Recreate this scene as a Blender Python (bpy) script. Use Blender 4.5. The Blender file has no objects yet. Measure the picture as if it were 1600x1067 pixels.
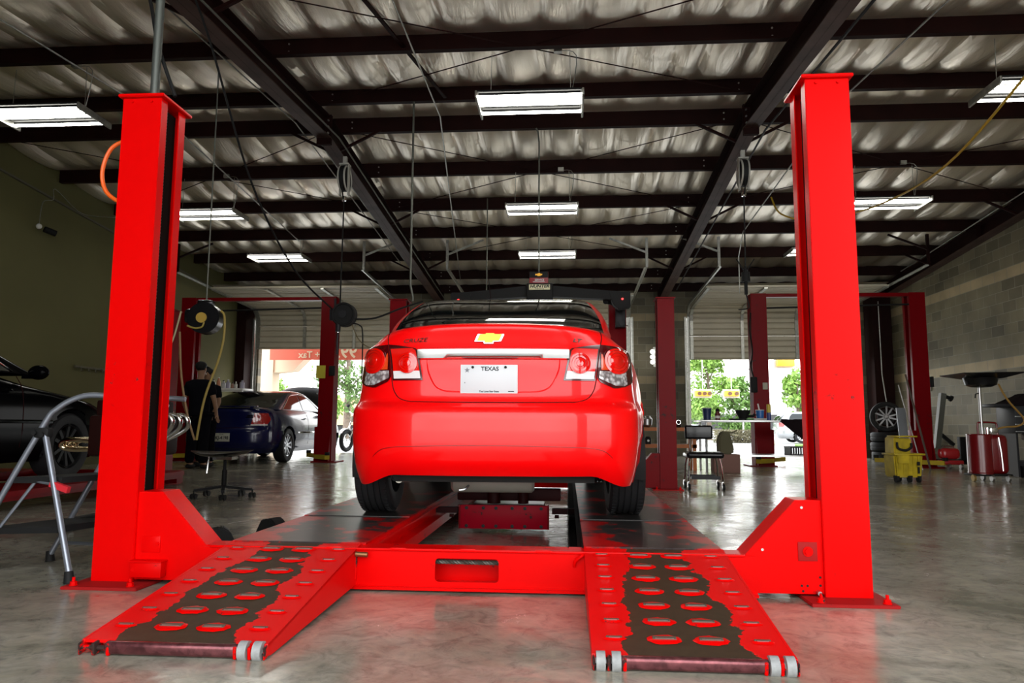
import bpy, bmesh, math, random
from mathutils import Vector, Matrix, noise
PI = math.pi
V = Vector
C = bpy.context.scene.collection
sc = bpy.context.scene
rnd = random.Random(7)

# ------------------------------------------------------------------ materials
MATS = {}
def nt(m):
    m.use_nodes = True
    return m.node_tree.nodes, m.node_tree.links
def mat(name, col=(.5, .5, .5), rough=.5, metal=0., coat=0., emit=None, estr=1., bump=0., bscale=40., var=0., vscale=3., trans=0., alpha=1., spec=None, sheen=0.):
    if name in MATS: return MATS[name]
    m = bpy.data.materials.new(name); n, l = nt(m); b = n['Principled BSDF']
    b.inputs['Base Color'].default_value = (*col, 1); b.inputs['Roughness'].default_value = rough
    b.inputs['Metallic'].default_value = metal; b.inputs['Coat Weight'].default_value = coat
    b.inputs['Coat Roughness'].default_value = .04
    if spec is None and max(col) < .06 and not metal and not coat: spec = .15
    if spec is not None: b.inputs['Specular IOR Level'].default_value = spec
    if trans: b.inputs['Transmission Weight'].default_value = trans
    if alpha < 1: b.inputs['Alpha'].default_value = alpha
    if emit:
        b.inputs['Emission Color'].default_value = (*emit, 1); b.inputs['Emission Strength'].default_value = estr
    if var or bump:
        tc = n.new('ShaderNodeTexCoord')
    if var:
        t = n.new('ShaderNodeTexNoise'); t.inputs['Scale'].default_value = vscale; t.inputs['Detail'].default_value = 6
        l.new(tc.outputs['Object'], t.inputs['Vector'])
        r = n.new('ShaderNodeValToRGB'); r.color_ramp.elements[0].position = .3; r.color_ramp.elements[1].position = .7
        r.color_ramp.elements[0].color = (*[max(0, c * (1 - var)) for c in col], 1); r.color_ramp.elements[1].color = (*[min(1, c * (1 + var)) for c in col], 1)
        l.new(t.outputs['Fac'], r.inputs['Fac']); l.new(r.outputs['Color'], b.inputs['Base Color'])
    if bump:
        t = n.new('ShaderNodeTexNoise'); t.inputs['Scale'].default_value = bscale; t.inputs['Detail'].default_value = 5
        l.new(tc.outputs['Object'], t.inputs['Vector'])
        bp = n.new('ShaderNodeBump'); bp.inputs['Strength'].default_value = bump; bp.inputs['Distance'].default_value = .01
        l.new(t.outputs['Fac'], bp.inputs['Height']); l.new(bp.outputs['Normal'], b.inputs['Normal'])
    MATS[name] = m
    return m

# ------------------------------------------------------------------ mesh builder
def frame(d):
    d = V(d).normalized(); a = V((0, 0, 1)) if abs(d.z) < .95 else V((1, 0, 0))
    x = d.cross(a).normalized(); return x, d.cross(x).normalized(), d
def catmull(P, k=6):
    P = [V(p) for p in P]; out = []
    for i in range(len(P) - 1):
        p0 = P[max(i - 1, 0)]; p1 = P[i]; p2 = P[i + 1]; p3 = P[min(i + 2, len(P) - 1)]
        for j in range(k):
            t = j / k
            out.append(.5 * ((2 * p1) + (p2 - p0) * t + (2 * p0 - 5 * p1 + 4 * p2 - p3) * t * t + (3 * p1 - p0 - 3 * p2 + p3) * t ** 3))
    return out + [P[-1]]
def lerp_tab(tab, x):
    if x <= tab[0][0]: return tab[0][1]
    for (a, b), (c, d) in zip(tab, tab[1:]):
        if x <= c:
            return b + (d - b) * (x - a) / (c - a)
    return tab[-1][1]
def smooth_tab(tab, x):
    # monotone-ish cubic through table points
    n = len(tab)
    if x <= tab[0][0]: return tab[0][1]
    if x >= tab[-1][0]: return tab[-1][1]
    for i in range(n - 1):
        if x <= tab[i + 1][0]:
            x0, y0 = tab[i]; x1, y1 = tab[i + 1]; h = x1 - x0
            def sl(k):
                if k <= 0 or k >= n - 1: return (tab[min(k + 1, n - 1)][1] - tab[max(k - 1, 0)][1]) / (tab[min(k + 1, n - 1)][0] - tab[max(k - 1, 0)][0])
                a = (tab[k][1] - tab[k - 1][1]) / (tab[k][0] - tab[k - 1][0]); b = (tab[k + 1][1] - tab[k][1]) / (tab[k + 1][0] - tab[k][0])
                return 0 if a * b <= 0 else 2 * a * b / (a + b)
            m0, m1 = sl(i), sl(i + 1); t = (x - x0) / h
            return (2 * t ** 3 - 3 * t * t + 1) * y0 + (t ** 3 - 2 * t * t + t) * h * m0 + (-2 * t ** 3 + 3 * t * t) * y1 + (t ** 3 - t * t) * h * m1
class MB:
    def __init__(s): s.bm = bmesh.new(); s.mi = 0
    def _f(s, vs):
        try:
            f = s.bm.faces.new(vs); f.material_index = s.mi; return f
        except ValueError: return None
    def box(s, c, size, rot=None, bev=0, seg=2, M=None):
        hx, hy, hz = [a / 2 for a in size]
        R = Matrix.Identity(3) if rot is None else (rot if isinstance(rot, Matrix) else (Matrix.Rotation(rot[2], 3, 'Z') @ Matrix.Rotation(rot[1], 3, 'Y') @ Matrix.Rotation(rot[0], 3, 'X')))
        vs = []
        for x, y, z in ((-1,-1,-1),(1,-1,-1),(1,1,-1),(-1,1,-1),(-1,-1,1),(1,-1,1),(1,1,1),(-1,1,1)):
            vs.append(s.bm.verts.new(V(c) + R @ V((x * hx, y * hy, z * hz))))
        fs = [s._f([vs[i] for i in q]) for q in ((0,3,2,1),(4,5,6,7),(0,1,5,4),(1,2,6,5),(2,3,7,6),(3,0,4,7))]
        if bev:
            es = set(e for f in fs for e in f.edges)
            r = bmesh.ops.bevel(s.bm, geom=list(es), offset=bev, segments=seg, affect='EDGES', profile=.5)
            for f in r['faces']: f.material_index = s.mi
        return s
    def cyl(s, p0, p1, r0, r1=None, seg=16, cap=True):
        p0, p1 = V(p0), V(p1); r1 = r0 if r1 is None else r1; x, y, d = frame(p1 - p0)
        A = [s.bm.verts.new(p0 + (x * math.cos(2 * PI * i / seg) + y * math.sin(2 * PI * i / seg)) * r0) for i in range(seg)]
        B = [s.bm.verts.new(p1 + (x * math.cos(2 * PI * i / seg) + y * math.sin(2 * PI * i / seg)) * r1) for i in range(seg)]
        for i in range(seg): s._f([A[i], A[(i + 1) % seg], B[(i + 1) % seg], B[i]])
        if cap: s._f(A[::-1]); s._f(B)
        return s
    def tube(s, P, r, seg=10, closed=False, k=0, cap=True):
        P = catmull(P, k) if k else [V(p) for p in P]
        n = len(P); rings = []; px = None
        for i, p in enumerate(P):
            if closed: d = P[(i + 1) % n] - P[i - 1]
            else: d = (P[min(i + 1, n - 1)] - P[max(i - 1, 0)])
            if d.length < 1e-9: d = V((0, 0, 1))
            d.normalize()
            if px is None: px = frame(d)[0]
            px = (px - d * px.dot(d))
            px = px.normalized() if px.length > 1e-6 else frame(d)[0]
            y = d.cross(px); rr = r(i / (n - 1)) if callable(r) else r
            rings.append([s.bm.verts.new(p + (px * math.cos(2 * PI * j / seg) + y * math.sin(2 * PI * j / seg)) * rr) for j in range(seg)])
        m = n if closed else n - 1
        for i in range(m):
            A, B = rings[i], rings[(i + 1) % n]
            for j in range(seg): s._f([A[j], A[(j + 1) % seg], B[(j + 1) % seg], B[j]])
        if cap and not closed: s._f(rings[0][::-1]); s._f(rings[-1])
        return s
    def bar(s, P0, P1, w, h, up=(0, 0, 1)):
        P0, P1 = V(P0), V(P1); d = (P1 - P0); L = d.length; d.normalize(); up = V(up)
        x = d.cross(up).normalized() if d.cross(up).length > 1e-4 else V((1, 0, 0)); z = x.cross(d)
        R = Matrix((x, d, z)).transposed()
        return s.box((P0 + P1) / 2, (w, L, h), rot=R)
    def lathe(s, prof, o=(0, 0, 0), axis=(0, 0, 1), seg=24, cap=True):
        x, y, d = frame(axis); o = V(o); rings = []
        for r, h in prof:
            rings.append([s.bm.verts.new(o + d * h + (x * math.cos(2 * PI * j / seg) + y * math.sin(2 * PI * j / seg)) * max(r, 1e-4)) for j in range(seg)])
        for A, B in zip(rings, rings[1:]):
            for j in range(seg): s._f([A[j], A[(j + 1) % seg], B[(j + 1) % seg], B[j]])
        if cap: s._f(rings[0][::-1]); s._f(rings[-1])
        return s
    def prism(s, pts, ext, bev=0):
        # pts: 3D polygon, ext: extrusion vector
        ext = V(ext); A = [s.bm.verts.new(V(p)) for p in pts]; B = [s.bm.verts.new(V(p) + ext) for p in pts]
        fs = [s._f(A[::-1]), s._f(B)]
        n = len(A)
        for i in range(n): fs.append(s._f([A[i], A[(i + 1) % n], B[(i + 1) % n], B[i]]))
        if bev:
            es = set(e for f in fs if f for e in f.edges)
            bmesh.ops.bevel(s.bm, geom=list(es), offset=bev, segments=2, affect='EDGES')
        return s
    def grid(s, fn, nu, nv, closeu=False):
        G = [[s.bm.verts.new(V(fn(i / (nu if closeu else nu - 1), j / (nv - 1)))) for j in range(nv)] for i in range(nu)]
        for i in range(nu if closeu else nu - 1):
            for j in range(nv - 1):
                s._f([G[i][j], G[(i + 1) % nu][j], G[(i + 1) % nu][j + 1], G[i][j + 1]])
        return G
    def sphere(s, c, r, sc_=(1, 1, 1), seg=16, rings=10, rot=None):
        c = V(c); R = rot or Matrix.Identity(3)
        def fn(u, v):
            a = 2 * PI * u; b = PI * (v - .5) * .999
            return c + R @ V((math.cos(a) * math.cos(b) * r * sc_[0], math.sin(a) * math.cos(b) * r * sc_[1], math.sin(b) * r * sc_[2]))
        G = s.grid(fn, seg, rings, True)
        s._f([g[0] for g in G][::-1]); s._f([g[-1] for g in G])
        return s
    def torus(s, c, R, r, axis=(0, 0, 1), seg=28, rs=10):
        x, y, d = frame(axis); c = V(c)
        def fn(u, v):
            a = 2 * PI * u; b = 2 * PI * v
            e = x * math.cos(a) + y * math.sin(a)
            return c + e * (R + r * math.cos(b)) + d * (r * math.sin(b))
        s.grid(fn, seg, rs + 1, True); return s
    def build(s, name, m, parent=None, world=False, smooth=35, loc=None, weld=False):
        if weld: bmesh.ops.remove_doubles(s.bm, verts=s.bm.verts, dist=1e-5)
        bmesh.ops.recalc_face_normals(s.bm, faces=s.bm.faces)
        me = bpy.data.meshes.new(name)
        if world and parent is not None: s.bm.transform(wm(parent).inverted())
        if loc is not None and parent is None: s.bm.transform(Matrix.Translation(-V(loc)))
        s.bm.to_mesh(me); s.bm.free()
        for mm in (m if isinstance(m, (list, tuple)) else [m]): me.materials.append(mm)
        if smooth:
            me.polygons.foreach_set('use_smooth', [True] * len(me.polygons))
            me.set_sharp_from_angle(angle=math.radians(smooth))
        o = bpy.data.objects.new(name, me); C.objects.link(o)
        if parent is not None: o.parent = parent
        if loc is not None and parent is None: o.location = loc
        return o
def wm(o):
    M = Matrix.LocRotScale(o.location, o.rotation_euler, o.scale)
    return wm(o.parent) @ M if o.parent else M
def thing(name, label, cat, loc=(0, 0, 0), rz=0, group=None):
    o = bpy.data.objects.new(name, None); C.objects.link(o); o.empty_display_size = .1
    o.location = loc; o.rotation_euler = (0, 0, rz); o['label'] = label; o['category'] = cat
    if group: o['group'] = group
    return o
def tag(o, label, cat, group=None, kind=None):
    o['label'] = label; o['category'] = cat
    if group: o['group'] = group
    if kind: o['kind'] = kind
    return o
def struct(o, label=None):
    o['kind'] = 'structure'
    if label: o['label'] = label
    return o
def dup(root, loc=None, rz=None, label=None, group=None):
    r = root.copy(); C.objects.link(r)
    if loc is not None: r.location = loc
    if rz is not None: r.rotation_euler = (0, 0, rz)
    if label: r['label'] = label
    if group: r['group'] = group
    def rec(a, b):
        for ch in list(a.children):
            c = ch.copy(); C.objects.link(c); c.parent = b; rec(ch, c)
    rec(root, r)
    return r
def text_obj(name, txt, m, size, ext, parent=None, M=None, align='CENTER', shear=0, bold=0, sx=1):
    cu = bpy.data.curves.new(name, 'FONT'); cu.body = txt; cu.size = size; cu.extrude = ext
    cu.align_x = align; cu.align_y = 'CENTER'; cu.shear = shear; cu.offset = bold; cu.resolution_u = 3
    o = bpy.data.objects.new(name, cu)
    C.objects.link(o); bpy.context.view_layer.update()
    dg = bpy.context.evaluated_depsgraph_get()
    me = bpy.data.meshes.new_from_object(o.evaluated_get(dg)); bpy.data.objects.remove(o)
    me.transform(Matrix.Diagonal((sx, 1, 1, 1)))
    if M is not None: me.transform(M)
    me.materials.clear(); me.materials.append(m)
    o = bpy.data.objects.new(name, me); C.objects.link(o); o.parent = parent
    return o
def facing(p, normal='-Y', tilt=0):
    # text matrix: text plane facing -Y (towards the front of the hall) at p
    R = {'-Y': Matrix.Rotation(PI / 2, 4, 'X'), '+Y': Matrix.Rotation(PI, 4, 'Z') @ Matrix.Rotation(PI / 2, 4, 'X'),
         '-X': Matrix.Rotation(-PI / 2, 4, 'Z') @ Matrix.Rotation(PI / 2, 4, 'X')}[normal]
    return Matrix.Translation(V(p)) @ R @ Matrix.Rotation(tilt, 4, 'X')
# ------------------------------------------------------------------ render look, camera, sky
CAMH = .75
def setup():
    sc.view_settings.view_transform = 'Standard'; sc.view_settings.look = 'None'; sc.view_settings.gamma = 1
    sc.view_settings.use_curve_mapping = False; sc.view_settings.exposure = 0.93
    sc.cycles.use_denoising = True; sc.cycles.max_bounces = 7; sc.cycles.diffuse_bounces = 4; sc.cycles.glossy_bounces = 4
    sc.cycles.transmission_bounces = 4; sc.cycles.transparent_max_bounces = 8; sc.cycles.sample_clamp_indirect = 8; sc.cycles.caustics_reflective = False; sc.cycles.caustics_refractive = False
    cd = bpy.data.cameras.new('camera'); cam = bpy.data.objects.new('camera', cd); C.objects.link(cam)
    cd.sensor_width = 36; cd.lens = 1150 / 1600 * 36; cd.clip_start = .02; cd.clip_end = 500
    ya, pi_, ro = [math.radians(a) for a in (4.3, 6.5, .33)]
    f = V((-math.sin(ya) * math.cos(pi_), math.cos(ya) * math.cos(pi_), math.sin(pi_))); r = V((math.cos(ya), math.sin(ya), 0)); u = r.cross(f)
    c, s = math.cos(ro), math.sin(ro); R = c * r + s * u; U = -s * r + c * u
    M = Matrix((R, U, -f)).transposed().to_4x4(); M.translation = V((0, 0, CAMH)); cam.matrix_world = M
    sc.camera = cam
    w = bpy.data.worlds.new('overcast_sky'); sc.world = w; w.use_nodes = True; n = w.node_tree.nodes; l = w.node_tree.links
    bg = n['Background']; tc = n.new('ShaderNodeTexCoord'); sx = n.new('ShaderNodeSeparateXYZ'); l.new(tc.outputs['Generated'], sx.inputs[0])
    rp = n.new('ShaderNodeValToRGB'); rp.color_ramp.elements[0].position = 0.0; rp.color_ramp.elements[0].color = (1, .99, .96, 1)
    rp.color_ramp.elements[1].position = .9; rp.color_ramp.elements[1].color = (.72, .8, .9, 1)
    ns = n.new('ShaderNodeTexNoise'); ns.inputs['Scale'].default_value = 2.2; ns.inputs['Detail'].default_value = 4
    l.new(tc.outputs['Generated'], ns.inputs['Vector'])
    mx = n.new('ShaderNodeMapRange'); mx.inputs[1].default_value = .3; mx.inputs[2].default_value = .7; mx.inputs[3].default_value = .75; mx.inputs[4].default_value = 1.15
    l.new(ns.outputs['Fac'], mx.inputs[0]); l.new(sx.outputs['Z'], rp.inputs['Fac']); l.new(rp.outputs['Color'], bg.inputs['Color'])
    ml = n.new('ShaderNodeMath'); ml.operation = 'MULTIPLY'; ml.inputs[1].default_value = SKY; l.new(mx.outputs[0], ml.inputs[0]); l.new(ml.outputs[0], bg.inputs['Strength'])
SKY = 3.2
setup()

# ------------------------------------------------------------------ surface materials of the hall
def floor_mat():
    m = bpy.data.materials.new('sealed_concrete'); n, l = nt(m); b = n['Principled BSDF']; tc = n.new('ShaderNodeTexCoord')
    def N(scale, det, rough=.6, dist=0):
        t = n.new('ShaderNodeTexNoise'); t.inputs['Scale'].default_value = scale; t.inputs['Detail'].default_value = det; t.inputs['Roughness'].default_value = rough
        t.inputs['Distortion'].default_value = dist; l.new(tc.outputs['Object'], t.inputs['Vector']); return t
    def ramp(t, *st):
        r = n.new('ShaderNodeValToRGB'); e = r.color_ramp.elements
        while len(e) < len(st): e.new(.5)
        for k, (p, c) in enumerate(st): e[k].position = p; e[k].color = (*c, 1)
        l.new(t.outputs['Fac'], r.inputs['Fac']); return r
    a = ramp(N(1.1, 9, .68, .6), (.30, (.15, .145, .105)), (.45, (.28, .26, .20)), (.60, (.41, .38, .305)), (.75, (.56, .525, .44)))
    d = ramp(N(9, 8, .7, 1.2), (.32, (.55, .55, .55)), (.5, (.9, .9, .9)), (.7, (1.1, 1.08, 1.02)))
    mx = n.new('ShaderNodeMix'); mx.data_type = 'RGBA'; mx.blend_type = 'MULTIPLY'; mx.inputs['Factor'].default_value = 1
    l.new(a.outputs['Color'], mx.inputs['A']); l.new(d.outputs['Color'], mx.inputs['B'])
    l.new(mx.outputs['Result'], b.inputs['Base Color'])
    r = ramp(N(2.3, 7, .7, .5), (.3, (.10, .10, .10)), (.7, (.30, .30, .30))); l.new(r.outputs['Color'], b.inputs['Roughness'])
    b.inputs['Specular IOR Level'].default_value = .62
    bp = n.new('ShaderNodeBump'); bp.inputs['Strength'].default_value = .22; bp.inputs['Distance'].default_value = .02
    l.new(N(5.5, 3, .5, .3).outputs['Fac'], bp.inputs['Height']); l.new(bp.outputs['Normal'], b.inputs['Normal'])
    return m
def cmu_mat(name, axis, dark=1.0):
    m = bpy.data.materials.new(name); n, l = nt(m); b = n['Principled BSDF']; tc = n.new('ShaderNodeTexCoord')
    sp = n.new('ShaderNodeSeparateXYZ'); l.new(tc.outputs['Object'], sp.inputs[0]); cb = n.new('ShaderNodeCombineXYZ')
    l.new(sp.outputs[axis], cb.inputs[0]); l.new(sp.outputs['Z'], cb.inputs[1])
    def brick(c1, c2, mo):
        t = n.new('ShaderNodeTexBrick'); t.inputs['Scale'].default_value = 1; t.inputs['Brick Width'].default_value = .4064; t.inputs['Row Height'].default_value = .2032
        t.inputs['Mortar Size'].default_value = .006; t.inputs['Mortar Smooth'].default_value = .3; t.inputs['Bias'].default_value = -.5
        t.inputs['Color1'].default_value = (*c1, 1); t.inputs['Color2'].default_value = (*c2, 1); t.inputs['Mortar'].default_value = (*mo, 1)
        l.new(cb.outputs[0], t.inputs['Vector']); return t
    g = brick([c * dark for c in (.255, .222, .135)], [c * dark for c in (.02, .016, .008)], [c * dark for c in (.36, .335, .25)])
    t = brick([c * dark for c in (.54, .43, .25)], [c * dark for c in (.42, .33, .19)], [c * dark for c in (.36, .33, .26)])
    fac = None
    for lo in (3.4544, 1.8288):     # a buff course every eighth row
        a = n.new('ShaderNodeMath'); a.operation = 'GREATER_THAN'; a.inputs[1].default_value = lo; l.new(sp.outputs['Z'], a.inputs[0])
        c = n.new('ShaderNodeMath'); c.operation = 'LESS_THAN'; c.inputs[1].default_value = lo + .2032; l.new(sp.outputs['Z'], c.inputs[0])
        p = n.new('ShaderNodeMath'); p.operation = 'MULTIPLY'; l.new(a.outputs[0], p.inputs[0]); l.new(c.outputs[0], p.inputs[1])
        if fac is None: fac = p
        else:
            q = n.new('ShaderNodeMath'); q.operation = 'ADD'; l.new(fac.outputs[0], q.inputs[0]); l.new(p.outputs[0], q.inputs[1]); fac = q
    mx = n.new('ShaderNodeMix'); mx.data_type = 'RGBA'; l.new(fac.outputs[0], mx.inputs['Factor']); l.new(g.outputs['Color'], mx.inputs['A']); l.new(t.outputs['Color'], mx.inputs['B'])
    ns = n.new('ShaderNodeTexNoise'); ns.inputs['Scale'].default_value = 1.7; ns.inputs['Detail'].default_value = 8; l.new(tc.outputs['Object'], ns.inputs['Vector'])
    rp = n.new('ShaderNodeValToRGB'); rp.color_ramp.elements[0].position = .3; rp.color_ramp.elements[0].color = (.72, .72, .72, 1); rp.color_ramp.elements[1].position = .7; rp.color_ramp.elements[1].color = (1.1, 1.1, 1.1, 1)
    l.new(ns.outputs['Fac'], rp.inputs['Fac'])
    m2 = n.new('ShaderNodeMix'); m2.data_type = 'RGBA'; m2.blend_type = 'MULTIPLY'; m2.inputs['Factor'].default_value = 1
    l.new(mx.outputs['Result'], m2.inputs['A']); l.new(rp.outputs['Color'], m2.inputs['B']); l.new(m2.outputs['Result'], b.inputs['Base Color'])
    bp = n.new('ShaderNodeBump'); bp.inputs['Strength'].default_value = .5; bp.inputs['Distance'].default_value = .006; bp.invert = True
    l.new(g.outputs['Fac'], bp.inputs['Height']); l.new(bp.outputs['Normal'], b.inputs['Normal']); b.inputs['Roughness'].default_value = .62
    return m
def vinyl_mat():
    m = bpy.data.materials.new('insulation_vinyl'); n, l = nt(m); b = n['Principled BSDF']; tc = n.new('ShaderNodeTexCoord')
    b.inputs['Base Color'].default_value = (.90, .82, .68, 1); b.inputs['Roughness'].default_value = .30; b.inputs['Metallic'].default_value = .62
    mp = n.new('ShaderNodeMapping'); mp.inputs['Scale'].default_value = (7, .9, 1); l.new(tc.outputs['Object'], mp.inputs['Vector'])
    t = n.new('ShaderNodeTexNoise'); t.inputs['Scale'].default_value = 1.2; t.inputs['Detail'].default_value = 5; t.inputs['Distortion'].default_value = 1.4; l.new(mp.outputs[0], t.inputs['Vector'])
    t2 = n.new('ShaderNodeTexNoise'); t2.inputs['Scale'].default_value = 16; t2.inputs['Detail'].default_value = 3; l.new(mp.outputs[0], t2.inputs['Vector'])
    ad = n.new('ShaderNodeMath'); ad.operation = 'MULTIPLY_ADD'; ad.inputs[1].default_value = .12; l.new(t2.outputs['Fac'], ad.inputs[0]); l.new(t.outputs['Fac'], ad.inputs[2])
    bp = n.new('ShaderNodeBump'); bp.inputs['Strength'].default_value = .30; bp.inputs['Distance'].default_value = .04
    l.new(ad.outputs[0], bp.inputs['Height']); l.new(bp.outputs['Normal'], b.inputs['Normal'])
    return m
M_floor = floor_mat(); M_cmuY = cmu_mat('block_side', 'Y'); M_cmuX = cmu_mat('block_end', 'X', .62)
M_vinyl = vinyl_mat()
M_iron = mat('primer_steel', (.016, .0035, .0025), .6, spec=.12, var=.25)
M_ironrust = mat('primer_flange', (.075, .042, .034), .55, spec=.2, var=.3)
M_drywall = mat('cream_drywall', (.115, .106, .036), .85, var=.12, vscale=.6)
M_trimdark = mat('dark_trim', (.12, .11, .07), .7)
M_doorpan = mat('door_panel', (.60, .55, .43), .5, var=.06)
M_galv = mat('galvanised', (.42, .42, .38), .38, metal=.8, var=.2, vscale=20)
M_black = mat('black_rubber', (.012, .012, .012), .6)
M_blackgl = mat('black_gloss', (.006, .006, .007), .22, coat=.08, spec=.3)
M_blackpl = mat('black_plastic', (.02, .02, .022), .38)
M_chrome = mat('chrome', (.82, .82, .82), .07, metal=1)
M_steel = mat('brushed_steel', (.45, .45, .45), .3, metal=1, var=.1)
M_alu = mat('aluminium', (.5, .52, .55), .32, metal=1)
M_white = mat('white_enamel', (.75, .74, .7), .4)
M_tube = mat('fluorescent_tube', (1, 1, 1), .4, emit=(1, .97, .88), estr=13)

# ------------------------------------------------------------------ hall shell
XL, XR, Y0, Y1 = -8.6, 8.0, -.4, 19.1
RY = 9.55
zb = lambda y: 4.966 - .08 * abs(y - RY)       # underside of the roof purlins
PUR = [0.0, 1.5, 3.02, 4.54, 6.06, 7.58, 9.1, 10.0, 11.52, 13.05, 14.57, 16.1, 17.62, 18.95]
b = MB(); b.box(((XL + XR) / 2, (Y0 + Y1) / 2, -.1), (XR - XL + .6, Y1 - Y0 + .6, .2)); struct(b.build('floor', M_floor))
# ceiling: quilted insulation sagging between the purlins
def ceil_fn():
    b = MB(); r = random.Random(3)
    seams = []; x = XL - .1
    while x < XR + .2: seams.append(x); x += r.uniform(.34, .60)
    seams.append(XR + .3)
    xs = []
    for a, c in zip(seams, seams[1:]): xs += [a + (c - a) * k / 8 for k in range(8)]
    ys = []; P = [-.5] + PUR[1:] + [19.15]
    for a, c in zip(P, P[1:]):
        nn = 12 if c - a > 1 else 5
        ys += [a + (c - a) * k / nn for k in range(nn)]
    ys.append(19.15)
    def z(x, y):
        for k, (a, c) in enumerate(zip(P, P[1:])):
            if a <= y <= c: break
        t = (y - a) / (c - a); L = c - a
        for q, (sa, sc_) in enumerate(zip(seams, seams[1:])):
            if sa <= x <= sc_: break
        u = (x - sa) / (sc_ - sa)
        rr = random.Random(q * 131 + k * 17); am = rr.uniform(.35, 1.0); sk = rr.uniform(-.35, .35)
        bel = math.sin(PI * min(max(u + sk * u * (1 - u), 0), 1)) ** .55
        sag = (math.sin(PI * t) ** .6) * min(L, 1.5) / 1.5
        w = noise.noise(V((x * 2.3, y * .9, 3))) * .014 + noise.noise(V((x * 7, y * 1.6, 9))) * .012
        return zb(y) + .215 - sag * (.03 + .105 * bel * (.45 + .55 * am)) + w * sag - .0
    G = [[b.bm.verts.new((x, y, z(min(max(x, seams[0]), seams[-1]), y))) for y in ys] for x in xs]
    for i in range(len(xs) - 1):
        for j in range(len(ys) - 1): b._f([G[i][j], G[i][j + 1], G[i + 1][j + 1], G[i + 1][j]])
    o = b.build('ceiling', M_vinyl, smooth=80); struct(o)
    return o
ceil_fn()
b = MB()
for s in (0, 1):
    ya, yb = ((-.6, RY), (RY, Y1 + .4))[s]
    b.prism([(XL - .3, ya, zb(ya) + .3), (XL - .3, yb, zb(yb) + .3), (XL - .3, yb, zb(yb) + .4), (XL - .3, ya, zb(ya) + .4)], (XR - XL + .6, 0, 0))
struct(b.build('roof_sheet', M_galv))
# purlins: C sections running the width of the hall
for k, y in enumerate(PUR):
    b = MB(); z = zb(y); h = .235; s = 1 if y > RY else -1
    b.box((-.3, y, z + h / 2), (16.6, .012, h)); b.box((-.3, y + s * .035, z + .004), (16.6, .075, .012)); b.box((-.3, y + s * .069, z + .014), (16.6, .01, .03))
    b.box((-.3, y + s * .035, z + h - .004), (16.6, .075, .008))
    for x in (-3.33 - .25, -3.33 + .25, 2.43 - .25, 2.43 + .25):
        for dz in (.06, .15):
            b.mi = 1; b.cyl((x, y - .007, z + dz), (x, y - .014, z + dz), .011, seg=8); b.mi = 0
    struct(b.build('roof_purlin', [M_iron, M_galv], loc=(-.3, y, z)))
# rafters: tapered I beams
def rafter(x, dz=.3, name='roof_rafter', w=.2):
    b = MB()
    for ya, yb in ((-.3, RY), (RY, 18.75)):
        for (p, q) in (((ya), (yb)),):
            zp, zq = zb(p), zb(q)
            b.prism([(x - .006, p, zp - dz), (x - .006, q, zq - dz), (x - .006, q, zq), (x - .006, p, zp)], (.012, 0, 0))
            for o_, t in ((-dz, .014), (-.014, .014)):
                b.mi = 1 if o_ < -.1 else 0
                b.prism([(x - w / 2, p, zp + o_), (x - w / 2, q, zq + o_), (x - w / 2, q, zq + o_ + t), (x - w / 2, p, zp + o_ + t)], (w, 0, 0))
                b.mi = 0
    for y in (RY - .02, RY + .02): b.box((x, y, zb(y) - dz / 2 - .03), (w, .016, dz + .12))
    for y in (5.2, 14.3):
        b.box((x, y, zb(y) - dz / 2), (w * .9, .012, dz - .02))
    for y in (RY - .06, RY + .06):
        for sx in (-.07, .07):
            for q in range(3): b.mi = 2; b.cyl((x + sx, y - .012, zb(y) - dz + .06 + q * .09), (x + sx, y + .012, zb(y) - dz + .06 + q * .09), .012, seg=8)
    b.mi = 0
    struct(b.build(name, [M_iron, M_ironrust, M_galv], loc=(x, RY, zb(RY))))
    c = MB(); c.box((x, 18.87, 2.1), (.22, .02, 4.2)); c.box((x, 18.64, 2.1), (.22, .02, 4.2)); c.box((x, 18.75, 2.1), (.012, .23, 4.2))
    struct(c.build('wall_column', M_iron, loc=(x, 18.8, 0)))
for x in (-3.33, 2.43): rafter(x)
rafter(7.87, .28, 'roof_rafter', .22)
# rafter-to-purlin flange braces
for x in (-3.33, 2.43):
    for y in (6.06, 10.0, 13.05, 16.1):
        for s in (-1, 1):
            b = MB(); b.bar((x + s * .08, y, zb(y) - .27), (x + s * .68, y, zb(y) + .03), .035, .035)
            struct(b.build('flange_brace', M_iron, loc=(x, y, zb(y))))
for y in (13.05, 16.1):
    b = MB(); b.bar((7.8, y, zb(y) - .25), (7.2, y, zb(y) + .03), .035, .035); struct(b.build('flange_brace', M_iron, loc=(7.8, y, zb(y))))
# walls
DOORS = [(-8.25, -4.25, 2.72), (-2.45, 1.6, 1.25), (3.08, 7.1, 2.43)]; DH = 3.55
b = MB(); b.prism([(XL - .15, Y0, 0), (XL - .15, Y1 + .1, 0), (XL - .15, Y1 + .1, zb(Y1) + .25), (XL - .15, RY, zb(RY) + .25), (XL - .15, Y0, zb(Y0) + .25)], (.15, 0, 0))
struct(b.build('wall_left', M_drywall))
b = MB(); b.prism([(XL - .0, Y0, zb(Y0) - .36), (XL, RY, zb(RY) - .36), (XL, RY, zb(RY) - .33), (XL, Y0, zb(Y0) - .33)], (.04, 0, 0))
b.prism([(XL, RY, zb(RY) - .36), (XL, Y1, zb(Y1) - .36), (XL, Y1, zb(Y1) - .33), (XL, RY, zb(RY) - .33)], (.04, 0, 0)); struct(b.build('trim_1', M_trimdark))
b = MB(); b.prism([(XR, Y0, 0), (XR, Y1 + .1, 0), (XR, Y1 + .1, zb(Y1) + .25), (XR, RY, zb(RY) + .25), (XR, Y0, zb(Y0) + .25)], (.2, 0, 0))
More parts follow.
